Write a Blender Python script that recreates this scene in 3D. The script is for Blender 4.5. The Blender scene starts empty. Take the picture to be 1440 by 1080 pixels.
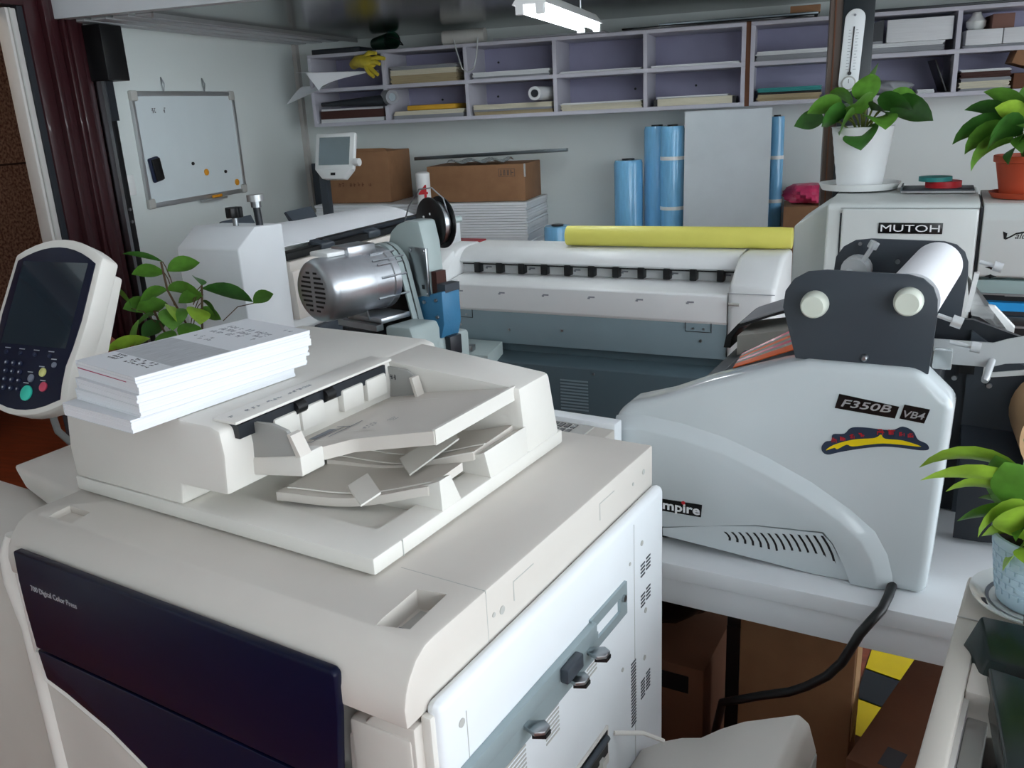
import bpy, bmesh, math, random
from mathutils import Vector, Matrix
random.seed(7)
R = math.radians
scene = bpy.context.scene
COL = scene.collection

# ---------------------------------------------------------------- camera
cam_data = bpy.data.cameras.new('camera')
cam_data.sensor_width = 36.0
cam_data.lens = 36.0 * 1224 / 1440
cam_data.clip_start = 0.05
cam = bpy.data.objects.new('camera', cam_data)
COL.objects.link(cam)
cam.matrix_world = (Matrix.Translation((0, 0, 1.62)) @ Matrix.Rotation(R(17.8), 4, 'Z')
                    @ Matrix.Rotation(R(90 - 17.5), 4, 'X') @ Matrix.Rotation(R(-2.95), 4, 'Z'))
scene.camera = cam

# ---------------------------------------------------------------- world, daylight, exposure
world = bpy.data.worlds.new('overcast_sky')
scene.world = world
world.use_nodes = True
bg = world.node_tree.nodes['Background']
bg.inputs['Color'].default_value = (0.86, 0.94, 1.0, 1)
bg.inputs['Strength'].default_value = 3.0
scene.view_settings.view_transform = 'Standard'
scene.view_settings.look = 'None'
scene.view_settings.gamma = 1.0
scene.view_settings.use_curve_mapping = False
scene.view_settings.exposure = 0.74

# ---------------------------------------------------------------- materials
def lin(h):
    h = h.lstrip('#')
    c = [int(h[i:i + 2], 16) / 255 for i in (0, 2, 4)]
    return tuple(x / 12.92 if x <= .04045 else ((x + .055) / 1.055) ** 2.4 for x in c)

MATS = {}
def mat(name, col, rough=.5, metal=0., var=.05, scale=8., bump=0., bscale=120., alpha=None, trans=0., coat=0., emit=0., ior=1.45, stretch=None):
    m = bpy.data.materials.new(name)
    m.use_nodes = True
    nt = m.node_tree
    b = nt.nodes['Principled BSDF']
    c = lin(col)
    b.inputs['Roughness'].default_value = rough
    b.inputs['Metallic'].default_value = metal
    b.inputs['IOR'].default_value = ior
    if coat: b.inputs['Coat Weight'].default_value = coat
    if trans: b.inputs['Transmission Weight'].default_value = trans
    if alpha is not None: b.inputs['Alpha'].default_value = alpha
    tc = nt.nodes.new('ShaderNodeTexCoord')
    mp = nt.nodes.new('ShaderNodeMapping')
    nt.links.new(tc.outputs['Object'], mp.inputs['Vector'])
    if stretch: mp.inputs['Scale'].default_value = stretch
    n = nt.nodes.new('ShaderNodeTexNoise')
    n.inputs['Scale'].default_value = scale
    n.inputs['Detail'].default_value = 4
    nt.links.new(mp.outputs['Vector'], n.inputs['Vector'])
    r = nt.nodes.new('ShaderNodeValToRGB')
    r.color_ramp.elements[0].position = .3
    r.color_ramp.elements[1].position = .7
    r.color_ramp.elements[0].color = (*[x * (1 - var) for x in c], 1)
    r.color_ramp.elements[1].color = (*[min(1, x * (1 + var)) for x in c], 1)
    nt.links.new(n.outputs['Fac'], r.inputs['Fac'])
    nt.links.new(r.outputs['Color'], b.inputs['Base Color'])
    if emit:
        b.inputs['Emission Color'].default_value = (*c, 1)
        b.inputs['Emission Strength'].default_value = emit
    if bump:
        n2 = nt.nodes.new('ShaderNodeTexNoise')
        n2.inputs['Scale'].default_value = bscale
        nt.links.new(mp.outputs['Vector'], n2.inputs['Vector'])
        bp = nt.nodes.new('ShaderNodeBump')
        bp.inputs['Strength'].default_value = bump
        bp.inputs['Distance'].default_value = .004
        nt.links.new(n2.outputs['Fac'], bp.inputs['Height'])
        nt.links.new(bp.outputs['Normal'], b.inputs['Normal'])
    MATS[name] = m
    return m

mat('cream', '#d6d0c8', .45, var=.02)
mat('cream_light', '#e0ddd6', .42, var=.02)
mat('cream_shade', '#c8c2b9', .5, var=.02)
mat('grey_plastic', '#b9b9b4', .5, var=.03)
mat('guide_grey', '#a3a39f', .5, var=.02)
mat('white_panel', '#e9edf0', .4, var=.015)
mat('navy', '#060b28', .35, var=.05, scale=3, ior=1.3)
mat('screen_glass', '#27313a', .08, var=.05, coat=.6)
mat('lamin_white', '#cdd5d8', .22, coat=.5, var=.01)
mat('plotter_white', '#e0e2e2', .4, var=.02)
mat('plotter_grey', '#80939a', .42, var=.03)
mat('plotter_dark', '#4e5f66', .42, var=.03)
mat('mutoh_grey', '#d0d6d4', .4, var=.02)
mat('charcoal', '#3a4149', .45, var=.05)
mat('charcoal_dark', '#23272d', .4, var=.08)
mat('black', '#0e0f11', .4, var=.1)
mat('black_gloss', '#101417', .15, var=.1)
mat('black_green', '#12211f', .22, var=.1)
mat('steel', '#a9adb0', .28, metal=1., var=.05, scale=30)
mat('steel_dark', '#6f777c', .35, metal=1., var=.08)
mat('motor_silver', '#b9bcc0', .3, metal=.9, var=.04, scale=40, bump=.05, bscale=200)
mat('machine_grey', '#a7b5b4', .4, var=.03)
mat('machine_blue', '#3f7fa8', .45, var=.08, bump=.2)
mat('bright_steel', '#d3d7d9', .3, metal=.45, var=.03)
mat('display_glass', '#8d999d', .12, metal=.7, var=.1, scale=4)
mat('rail_grey', '#9eadb1', .4, metal=.3, var=.04)
mat('paper', '#eceef2', .7, var=.01)
mat('paper_cover', '#dfe2e6', .55, var=.01)
mat('cover_grey', '#b4b7bb', .5, var=.15, scale=30, stretch=(12, 1, 1))
mat('ink', '#3a3a3e', .7, var=.1)
mat('ink_light', '#8a8d94', .7, var=.1)
mat('magenta', '#b02a62', .6)
mat('kraft', '#90694a', .75, var=.08, scale=14, bump=.1)
mat('kraft_dark', '#6b4530', .8, var=.1, scale=10, bump=.1)
mat('kraft_roll', '#cda77c', .6, var=.06)
mat('cardboard_red', '#7c5a50', .8)
mat('dark_brown', '#43251f', .7)
mat('tape_yellow', '#e4c915', .4, var=.06)
mat('tape_black', '#1e222a', .4, var=.1)
mat('shelf_white', '#bfbec8', .55, var=.03)
mat('shelf_back', '#9694ae', .6, var=.04)
mat('foam_blue', '#7cc0ec', .25, coat=.5, var=.06, scale=12, bump=.35, bscale=14, stretch=(6, 6, 1))
mat('yellow_roll', '#dfd96a', .45, var=.03)
mat('sheet_white', '#cfd7dc', .4, var=.03, bump=.5, bscale=3)
mat('pink_bag', '#d0406c', .35, var=.2, scale=20)
mat('clear_plastic', '#dfe6e8', .15, trans=.7, var=.02)
mat('wall_paint', '#dce3e1', .7, var=.02, scale=2)
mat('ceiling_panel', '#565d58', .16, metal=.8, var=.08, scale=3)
mat('ceiling_white', '#c9cdd0', .6, var=.02)
mat('alu', '#c3c5c6', .35, metal=.8, var=.03)
mat('alu_white', '#c6c3bf', .45, var=.04)
mat('door_red', '#341318', .35, coat=.15, var=.2, scale=5, stretch=(1, 1, .15))
mat('door_leaf', '#3b2217', .4, var=.2, scale=6, stretch=(1, 6, .3))
mat('pillar_brown', '#5e5048', .5, var=.2, scale=6, stretch=(1, 1, .2))
mat('pillar_dark', '#31373b', .3, var=.15, scale=6, stretch=(1, 1, .3))
mat('board_white', '#dbe5e8', .18, var=.01)
mat('marker_blue', '#1a2340', .5)
mat('orange_magnet', '#e39a1f', .4)
mat('pot_white', '#eceff0', .4, var=.01)
mat('pot_orange', '#b94a2c', .5, var=.06)
mat('pot_blue', '#bcd3e0', .5, var=.03)
mat('porcelain', '#e4e6e2', .15, coat=.5, var=.01)
mat('soil', '#2c2118', .95, var=.3, scale=60, bump=.6, bscale=90)
mat('leaf_dark', '#3c6e2c', .35, var=.25, scale=22)
mat('leaf_mid', '#5c8f34', .38, var=.25, scale=25)
mat('leaf_lime', '#93b83c', .38, var=.25, scale=25)
mat('leaf_brown', '#8a4a35', .6, var=.3, scale=25)
mat('stem', '#6d7a35', .5, var=.2)
mat('stem_brown', '#5a4632', .7, var=.2)
mat('glove_yellow', '#cdb93a', .45, var=.15, scale=20)
mat('green_dark', '#1f4a38', .4, var=.2)
mat('teal', '#2e8c8a', .5)
mat('cream_paper', '#cfc9b4', .75, var=.06, scale=10, stretch=(1, 1, 20))
mat('white_paper', '#d9dbdd', .7, var=.04, scale=10, stretch=(1, 1, 20))
mat('tan_paper', '#a89878', .75, var=.1, scale=10, stretch=(1, 1, 20))
mat('yellow_paper', '#c99a2c', .6, var=.1)
mat('grey_paper', '#8d8f94', .6, var=.08)
mat('red_paper', '#b8333d', .5, var=.1)
mat('red', '#c0222c', .5)
mat('sticker_navy', '#28374c', .35)
mat('sticker_yellow', '#efd20f', .35)
mat('badge_black', '#0a0c0e', .25, var=.02)
mat('chrome_text', '#c9ced2', .3, metal=.6)
mat('text_white', '#e6e8ea', .4)
mat('strip_blue', '#1d8fd0', .35)
mat('strip_green', '#9fb5b4', .25)
mat('orange_card', '#ef6a2b', .5)
mat('grey_card', '#a9a79f', .6)
mat('btn_green', '#35cdb4', .35)
mat('btn_yellow', '#d9d98a', .35)
mat('btn_red', '#cf4b66', .35)
mat('btn_grey', '#7b8292', .35)
mat('white_plastic', '#eef0ef', .35, var=.01)
mat('ivory_cap', '#d9dfd2', .35, var=.01)
mat('tube_light', '#f4fbff', .4, emit=14.)
mat('glass_dark', '#b8c8cc', .05, trans=.9)
mat('cable_grey', '#8e8f8d', .5)
mat('thermo_white', '#eef2f4', .4, var=.01)
mat('fill_glow', '#fff1dd', .4, emit=5.)  # glow of the added corridor fill light
mat('wire_white', '#b9bdbd', .5)

def wood_floor():
    m = mat('floor_wood', '#8f4024', .3, var=.3, scale=5, stretch=(1, 8, 1), coat=.3)
    return m
wood_floor()
def granite(name, c1, c2, sc):
    m = bpy.data.materials.new(name); m.use_nodes = True
    nt = m.node_tree; b = nt.nodes['Principled BSDF']
    tc = nt.nodes.new('ShaderNodeTexCoord')
    v = nt.nodes.new('ShaderNodeTexNoise'); v.inputs['Scale'].default_value = sc; v.inputs['Detail'].default_value = 8
    r = nt.nodes.new('ShaderNodeValToRGB')
    r.color_ramp.elements[0].position = .38; r.color_ramp.elements[1].position = .62
    r.color_ramp.elements[0].color = (*lin(c1), 1); r.color_ramp.elements[1].color = (*lin(c2), 1)
    nt.links.new(tc.outputs['Object'], v.inputs['Vector']); nt.links.new(v.outputs['Fac'], r.inputs['Fac'])
    nt.links.new(r.outputs['Color'], b.inputs['Base Color']); b.inputs['Roughness'].default_value = .35
    MATS[name] = m
granite('granite', '#6b4334', '#b58d77', 60)

# ---------------------------------------------------------------- mesh helpers
class MB:
    def __init__(s): s.v = []; s.f = []
    def add(s, vs, fs):
        o = len(s.v); s.v += [tuple(p) for p in vs]; s.f += [tuple(i + o for i in f) for f in fs]; return s
    def hexa(s, p):
        return s.add(p, [(3, 2, 1, 0), (4, 5, 6, 7), (0, 1, 5, 4), (1, 2, 6, 5), (2, 3, 7, 6), (3, 0, 4, 7)])
    def box(s, x0, x1, y0, y1, z0, z1):
        return s.hexa([(x0, y0, z0), (x1, y0, z0), (x1, y1, z0), (x0, y1, z0), (x0, y0, z1), (x1, y0, z1), (x1, y1, z1), (x0, y1, z1)])
    def prism(s, pts, axis, a, b):
        n = len(pts)
        def P(p, t):
            return {'x': (t, p[0], p[1]), 'y': (p[0], t, p[1]), 'z': (p[0], p[1], t)}[axis]
        vs = [P(p, a) for p in pts] + [P(p, b) for p in pts]
        fs = [tuple(range(n))[::-1], tuple(range(n, 2 * n))] + [(i, (i + 1) % n, n + (i + 1) % n, n + i) for i in range(n)]
        return s.add(vs, fs)
    def rings(s, rings, caps=True):
        n = len(rings[0]); vs = [p for r in rings for p in r]; fs = []
        for k in range(len(rings) - 1):
            for i in range(n):
                fs.append((k * n + i, k * n + (i + 1) % n, (k + 1) * n + (i + 1) % n, (k + 1) * n + i))
        if caps:
            fs.append(tuple(range(n))[::-1]); fs.append(tuple((len(rings) - 1) * n + i for i in range(n)))
        return s.add(vs, fs)
    def cyl(s, p0, p1, r0, r1=None, n=20, caps=True):
        return s.revolve(p0, p1, [(r0, 0), (r0 if r1 is None else r1, 1)], n, caps)
    def revolve(s, p0, p1, prof, n=24, caps=True):
        p0 = Vector(p0); d = Vector(p1) - p0; L = d.length; q = d.to_track_quat('Z', 'Y')
        return s.rings([[p0 + q @ Vector((r * math.cos(2 * math.pi * i / n), r * math.sin(2 * math.pi * i / n), t * L)) for i in range(n)] for r, t in prof], caps)
    def lathe(s, prof, c=(0, 0, 0), n=28, caps=True):
        return s.rings([[(c[0] + r * math.cos(2 * math.pi * i / n), c[1] + r * math.sin(2 * math.pi * i / n), c[2] + z) for i in range(n)] for r, z in prof], caps)
    def tube(s, path, r, n=8):
        path = [Vector(p) for p in path]; rr = r if isinstance(r, (list, tuple)) else [r] * len(path)
        rings = []; up = None
        for i, p in enumerate(path):
            t = (path[min(i + 1, len(path) - 1)] - path[max(i - 1, 0)]).normalized()
            if up is None:
                up = Vector((0, 0, 1)) if abs(t.z) < .9 else Vector((1, 0, 0))
            a = t.cross(up).normalized(); up = a.cross(t).normalized()
            rings.append([p + rr[i] * (math.cos(2 * math.pi * k / n) * a + math.sin(2 * math.pi * k / n) * up) for k in range(n)])
        return s.rings(rings)
    def grid(s, fn, nu, nv):
        vs = [fn(i / nu, j / nv) for j in range(nv + 1) for i in range(nu + 1)]
        fs = [(j * (nu + 1) + i, j * (nu + 1) + i + 1, (j + 1) * (nu + 1) + i + 1, (j + 1) * (nu + 1) + i) for j in range(nv) for i in range(nu)]
        return s.add(vs, fs)
    def slab(s, fn, nu, nv, th):
        """surface z=f with thickness th downwards; fn(u,v)->point"""
        a = [Vector(fn(i / nu, j / nv)) for j in range(nv + 1) for i in range(nu + 1)]
        b = [p - Vector((0, 0, th)) for p in a]; N = len(a); w = nu + 1; fs = []
        for j in range(nv):
            for i in range(nu):
                q = (j * w + i, j * w + i + 1, (j + 1) * w + i + 1, (j + 1) * w + i)
                fs.append(q); fs.append(tuple(N + k for k in q[::-1]))
        for i in range(nu):
            fs.append((i + 1, i, N + i, N + i + 1)); k = nv * w + i; fs.append((k, k + 1, N + k + 1, N + k))
        for j in range(nv):
            k = j * w; fs.append((k, k + w, N + k + w, N + k)); k += nu; fs.append((k + w, k, N + k, N + k + w))
        return s.add(a + b, fs)
    def build(s, name, m, parent=None, bevel=0, seg=2, sharp=40, label=None, xf=None):
        bm = bmesh.new()
        vs = [bm.verts.new(p) for p in s.v]
        for f in s.f:
            try: bm.faces.new([vs[i] for i in f])
            except ValueError: pass
        bmesh.ops.remove_doubles(bm, verts=bm.verts, dist=1e-6)
        bmesh.ops.recalc_face_normals(bm, faces=bm.faces)
        if bevel:
            es = [e for e in bm.edges if len(e.link_faces) == 2 and e.calc_face_angle(0) > R(25)]
            bmesh.ops.bevel(bm, geom=es, offset=bevel, segments=seg, profile=.5, affect='EDGES', clamp_overlap=True)
        if xf is not None: bmesh.ops.transform(bm, matrix=xf, verts=bm.verts)
        me = bpy.data.meshes.new(name)
        bm.to_mesh(me); bm.free()
        me.shade_smooth(); me.set_sharp_from_angle(angle=R(sharp))
        return link(name, me, m, parent, label)

def link(name, me, m, parent=None, label=None):
    if m is not None:
        me.materials.clear(); me.materials.append(MATS[m])
    o = bpy.data.objects.new(name, me)
    COL.objects.link(o)
    if parent is not None: o.parent = parent
    if label: o['label'] = label
    return o

def thing(name, label, cat, loc=(0, 0, 0), rz=0, group=None):
    o = bpy.data.objects.new(name, None); COL.objects.link(o)
    o.empty_display_size = .05
    o.location = loc; o.rotation_euler = (0, 0, R(rz)); o['label'] = label; o['category'] = cat
    if group: o['group'] = group
    return o
def tag(o, label, cat, group=None):
    o['label'] = label; o['category'] = cat
    if group: o['group'] = group
    return o
def struct(o):
    o['kind'] = 'structure'; return o

def smooth(pts, n=4):
    out = []; N = len(pts)
    for i in range(N):
        p0, p1, p2, p3 = (Vector(pts[(i + k) % N]) for k in (-1, 0, 1, 2))
        for j in range(n):
            t = j / n
            out.append(tuple(.5 * (2 * p1 + (p2 - p0) * t + (2 * p0 - 5 * p1 + 4 * p2 - p3) * t * t + (3 * p1 - p0 - 3 * p2 + p3) * t ** 3)))
    return out
def basis(o, x, y):
    """matrix with local x along x, local y along y (text plane)"""
    x = Vector(x).normalized(); y = Vector(y); y = (y - x * y.dot(x)).normalized(); z = x.cross(y)
    return Matrix(((x.x, y.x, z.x, o[0]), (x.y, y.y, z.y, o[1]), (x.z, y.z, z.z, o[2]), (0, 0, 0, 1)))

def text(name, s, size, o, x, y, m, parent, ext=.0008, width=None, shear=0, bold=0, align='LEFT', label=None):
    cu = bpy.data.curves.new('tmp_text', 'FONT')
    cu.body = s; cu.size = size; cu.extrude = ext; cu.shear = shear; cu.offset = bold; cu.align_x = align
    cu.resolution_u = 3
    t = bpy.data.objects.new('tmp_text', cu); COL.objects.link(t)
    bpy.context.view_layer.update()
    me = bpy.data.meshes.new_from_object(t.evaluated_get(bpy.context.evaluated_depsgraph_get()))
    bpy.data.objects.remove(t); bpy.data.curves.remove(cu)
    if width:
        xs = [v.co.x for v in me.vertices]; k = width / (max(xs) - min(xs))
        for v in me.vertices: v.co.x = (v.co.x - (min(xs) if align == 'LEFT' else 0)) * k
    me.transform(basis(o, x, y))
    me.name = name
    return link(name, me, m, parent, label)

def strokes(name, o, x, y, w, h, m, parent, rows=1, n=8, th=.0006, seed=1, fill=.8, label=None):
    """rows of small printed marks too small to read, laid on a plane"""
    rnd = random.Random(seed); b = MB(); M = basis(o, x, y)
    rh = h / rows
    for r in range(rows):
        cw = w / n
        for c in range(n):
            if rnd.random() > fill: continue
            x0 = c * cw; z0 = h - (r + 1) * rh
            for k in range(4):
                if rnd.random() < .5:
                    xa = x0 + rnd.random() * cw * .3; xb = xa + cw * (.3 + .3 * rnd.random()); ya = z0 + rh * (.1 + .6 * rnd.random()); yb = ya + rh * .1
                else:
                    xa = x0 + rnd.random() * cw * .7; xb = xa + cw * .1; ya = z0 + rh * .05; yb = ya + rh * (.4 + .3 * rnd.random())
                b.box(xa, xb, ya, yb, 0, th)
    o_ = b.build(name, m, parent, xf=M, label=label); o_['kind'] = 'stuff'; return o_
# ================================================================ the room
XL, YB, ZC = -3.16, 5.5, 2.10
struct(MB().box(-5.2, 4.2, -3.2, YB + .1, -.06, 0).build('floor', 'floor_wood'))
struct(MB().box(XL - .1, 4.2, YB, YB + .1, 0, 3.6).build('wall_back', 'wall_paint'))
wl = MB()
wl.box(XL - .1, XL, 3.60, YB, 0, 3.6)
wl.box(XL - .1, XL, -3.2, 3.60, 2.30, 3.6)
wl.box(XL - .1, XL, -3.2, .6, 0, 2.30)
struct(wl.build('wall_left', 'wall_paint'))
# right and front walls with wide shop windows (all outside the picture, daylight comes in here)
wr = MB()
wr.box(4.1, 4.2, -3.2, YB, 0, .5); wr.box(4.1, 4.2, -3.2, YB, 3.3, 3.6)
wr.box(4.1, 4.2, 3.6, YB, .5, 3.3)
struct(wr.build('wall_right', 'wall_paint'))
wf = MB()
wf.box(XL, 4.2, -3.3, -3.2, 0, .5); wf.box(XL, 4.2, -3.3, -3.2, 3.2, 3.6); wf.box(XL, 1.4, -3.3, -3.2, .5, 3.2)
struct(wf.build('wall_front', 'wall_paint'))
def window(n, boxes):
    b = MB()
    for q in boxes: b.box(*q)
    return struct(b.build('window_%d' % n, 'alu'))
window(1, [(4.12, 4.18, y, y + .05, .5, 3.3) for y in (-3.2, -1.5, .2, 1.9, 3.55)] + [(4.12, 4.18, -3.2, 3.6, z, z + .05) for z in (.5, 2.3, 3.25)])
window(2, [(x, x + .05, -3.28, -3.22, .5, 3.2) for x in (1.4, 2.7, 4.05)] + [(1.4, 4.1, -3.28, -3.22, z, z + .05) for z in (.5, 2.3, 3.15)])
# high ceiling over the front, low mezzanine soffit over the back
struct(MB().box(XL - .1, 4.2, -3.2, 3.42, 3.6, 3.7).build('ceiling', 'ceiling_white'))
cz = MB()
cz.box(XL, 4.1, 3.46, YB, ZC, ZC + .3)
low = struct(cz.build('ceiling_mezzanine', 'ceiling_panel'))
b = MB()
for k in range(4):
    b.box(XL + .02 + k * .12, XL + .10 + k * .12, 3.5, YB - .02, ZC - .006, ZC)
p = b.build('soffit_strip', 'ceiling_white', low)
fa = MB().box(XL, 4.1, 3.40, 3.46, ZC, 3.6)
struct(fa.build('trim_1', 'ceiling_white'))                     # white fascia of the mezzanine
struct(MB().box(XL + .46, XL + .475, 3.5, YB - .02, ZC - .02, ZC).build('trim_2', 'alu'))
# corner profile and cable trunking on the back-left corner
struct(MB().box(XL, XL + .03, YB - .04, YB, 1.0, ZC).build('trim_3', 'alu_white'))

# ---- doorway in the left wall
dr = thing('door_frame', 'dark red moulded door surround with fluted strips beside the whiteboard wall', 'door frame', (XL, 3.4, 0))
dr['kind'] = 'structure'
def fl(y0, y1, d): MB().box(-.06, d, y0, y1, 0, 2.24).build('moulding', 'door_red', dr, bevel=.006)
fl(-.16, -.08, .03); fl(-.08, -.045, .055); fl(-.045, .02, .03); fl(.02, .045, .05); fl(.045, .10, .06); fl(.10, .125, .04); fl(.125, .17, .03)
MB().box(-.06, .035, -2.9, -.16, 2.14, 2.24).build('lintel', 'door_red', dr, bevel=.006)
MB().box(-.06, .02, -.19, -.16, 0, 2.14).build('inner_frame', 'charcoal_dark', dr)
MB().box(-.05, .012, -.245, -.19, 0, 2.13).build('jamb_strip', 'alu_white', dr, bevel=.004)
MB().box(-.05, .02, -.232, -.226, 0, 2.13).build('jamb_groove', 'grey_plastic', dr)
# corridor outside
cw = MB()
struct(MB().box(-4.75, -4.65, 1.5, 5.6, 0, 3.0).build('wall_corridor', 'granite'))
cc = MB(); cc.box(-4.75, -4.65, -3.2, 1.5, 0, 2.9); cc.box(-4.75, XL - .1, -3.3, -3.2, 0, 3.0); cc.box(-4.75, XL - .1, -3.2, 5.6, 2.9, 3.0); cc.box(-4.75, XL - .1, 5.6, 5.7, 0, 3.0)
struct(cc.build('ceiling_corridor', 'ceiling_white'))
cl_ = thing('corridor_fill_lamp', 'added square fill lamp, unseen, under the corridor ceiling outside the doorway', 'ceiling light', (-3.95, 2.6, 2.895))  # unseen fill light, added to brighten the corridor granite and floor
MB().box(-.3, .3, -.3, .3, -.03, 0).build('housing', 'alu', cl_)
MB().box(-.28, .28, -.28, .28, -.036, -.03).build('diffuser', 'fill_glow', cl_)
struct(MB().box(-4.66, -4.645, 1.5, 5.6, 1.44, 1.452).build('trim_4', 'door_leaf'))
lf = thing('door_leaf', 'brown wooden door leaf standing open outside the doorway', 'door', (-4.2, 3.36, 0), 0)
MB().box(0, .04, -1.0, .1, .01, 2.1).build('panel', 'door_leaf', lf, bevel=.004)
MB().box(.04, .05, -.9, -.55, .3, 1.9).build('raised_field', 'door_leaf', lf, bevel=.006)
MB().cyl((.04, -.05, 1.0), (.09, -.05, 1.0), .02).build('handle', 'steel', lf)

# black pole with bright edge, against the wall
pl = thing('wall_pole', 'black metal pole with bright steel edge standing against the white wall', 'pole', (XL + .03, 3.60, 0))
MB().box(-.028, .03, .0, .045, 0, 1.84).build('post', 'black', pl, bevel=.003)
MB().box(-.02, .034, -.022, 0, 0, 1.84).build('edge', 'steel', pl)
MB().box(.03, .04, .0, .05, 1.66, 1.84).build('bracket', 'charcoal_dark', pl)
for z in (1.24, 1.18):
    MB().cyl((.03, .02, z), (.037, .02, z), .008, n=10).build('screw', 'steel', pl)
sp = thing('wall_speaker', 'matt black box speaker mounted high on the wall pole', 'speaker', (XL + .03, 3.60, 1.84))
MB().box(-.028, .10, -.045, .10, 0, .245).build('cabinet', 'black', sp, bevel=.004)
MB().box(-.02, .09, .10, .103, .015, .23).build('grille', 'charcoal_dark', sp)

# light switch
sw = thing('light_switch', 'white wall switch plate beside the black pole', 'switch', (XL, 3.71, 1.30))
MB().box(0, .008, -.035, .045, 0, .10).build('plate', 'white_plastic', sw, bevel=.002)
MB().box(.008, .013, -.02, .03, .02, .08).build('rocker', 'white_plastic', sw, bevel=.002)

# ---- whiteboard
wb = thing('whiteboard', 'framed whiteboard with grey corner caps hanging on two hooks', 'whiteboard', (XL, 3.82, 1.22))
W_, H_ = .885, .58
MB().box(.006, .012, .02, W_ - .02, .02, H_ - .02).build('writing_surface', 'board_white', wb)
for n_, q in (('frame_rail', (.0, .02, 0, W_, 0, .025)), ('frame_rail', (.0, .02, 0, W_, H_ - .025, H_)), ('frame_rail', (.0, .02, 0, .022, .025, H_ - .025)), ('frame_rail', (.0, .02, W_ - .022, W_, .025, H_ - .025))):
    MB().box(*q).build(n_, 'alu', wb, bevel=.003)
for y in (0, W_ - .045):
    for z in (0, H_ - .045):
        MB().box(-.0, .024, y - .003, y + .048, z - .003, z + .048).build('corner_cap', 'grey_plastic', wb, bevel=.008)
MB().box(.02, .05, .42, .64, -.012, .0).build('pen_tray', 'alu', wb, bevel=.002)
for y in (.27, .62):
    MB().tube([(.01, y, H_), (.01, y - .01, H_ + .04), (.004, y, H_ + .07)], .003).build('hook', 'steel', wb)
    MB().tube([(.01, y, H_), (.01, y + .012, H_ + .04), (.004, y, H_ + .07)], .003).build('hook', 'steel', wb)
strokes('marker_writing', (.0125, .14, .47), (0, 1, 0), (0, 0, 1), .12, .035, 'ink', wb, rows=1, n=5, seed=5)
er = thing('board_eraser', 'dark navy felt eraser stuck on the whiteboard', 'eraser', (XL + .0125, 3.88, 1.345))
MB().box(0, .02, 0, .075, 0, .125).build('body', 'marker_blue', er, bevel=.008, xf=Matrix.Rotation(R(8), 4, 'X'))
MB().box(.02, .03, .006, .069, .006, .119).build('felt', 'black', er, bevel=.006, xf=Matrix.Rotation(R(8), 4, 'X'))
for y, z, r, m, lb in ((4.34, 1.365, .018, 'orange_magnet', 'orange round magnet between the two black dots on the whiteboard'), (4.62, 1.285, .018, 'orange_magnet', 'orange round magnet close to the lower whiteboard corner'),
                       (4.23, 1.42, .009, 'black', 'small black magnet above the eraser side of the whiteboard'), (4.52, 1.355, .009, 'black', 'small black magnet between the two orange magnets')):
    o = MB().revolve((XL + .0125, y, z), (XL + .022, y, z), [(r, 0), (r, .7), (r * .8, 1)], 16).build('round_magnet', m)
    tag(o, lb, 'magnet')
o = MB().tube([(XL + .035, 4.34, 1.216), (XL + .035, 4.42, 1.216)], .008).build('board_marker', 'orange_magnet'); tag(o, 'orange marker lying in the whiteboard pen tray', 'marker')
o.location.z = .013

# ---- pillar with thermometer
pi = thing('pillar', 'dark square pillar with brown side strip behind the white pot plant', 'pillar', (.147, 4.2, 0))
pi['kind'] = 'structure'
MB().box(.05, .175, 0, .17, 0, ZC).build('shaft', 'pillar_dark', pi, bevel=.004)
MB().box(0, .05, .01, .17, 0, ZC).build('side_strip', 'pillar_brown', pi)
MB().box(.018, .024, .006, .01, 0, ZC).build('seam', 'kraft_dark', pi)
th = thing('wall_thermometer', 'white oval wall thermometer with round dial hanging on the pillar', 'thermometer', (.24, 4.2, 1.62))
n = 14; oval = [(.04 * math.cos(R(a)), .29 + .04 * math.sin(R(a))) for a in range(0, 181, 15)] + [(.04 * math.cos(R(a)), .04 + .04 * math.sin(R(a))) for a in range(180, 361, 15)]
oval = [(x + .012 * (z - .04) / .25 - .006, z) for x, z in oval]
MB().prism(oval, 'y', -.012, -.001).build('back_plate', 'thermo_white', th, bevel=.003)
MB().tube([(-.004, -.014, .075), (.004, -.014, .26)], .0026).build('glass_tube', 'ink', th)
MB().cyl((-.004, -.012, .075), (-.004, -.018, .075), .008, n=12).build('bulb', 'ink', th)
MB().revolve((-.006, -.012, .035), (-.006, -.02, .035), [(.03, 0), (.03, .6), (.026, 1)], 24).build('humidity_dial', 'grey_plastic', th)
MB().cyl((-.006, -.02, .035), (-.006, -.021, .035), .024).build('dial_face', 'thermo_white', th)
MB().box(-.007, -.005, -.022, -.021, .035, .052).build('needle', 'ink', th)
b = MB()
for k in range(14):
    z = .09 + k * .012
    for sx in (-1, 1):
        b.box(sx * .014 - .006 + .004 * k / 14, sx * .014 + .006 + .004 * k / 14 - .004 * (k % 2), -.0128, -.012, z, z + .0015)
b.build('scale_marks', 'ink_light', th)
MB().cyl((.004, -.012, .305), (.004, -.015, .305), .005, n=10).build('nail_hole', 'ink_light', th)

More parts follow.
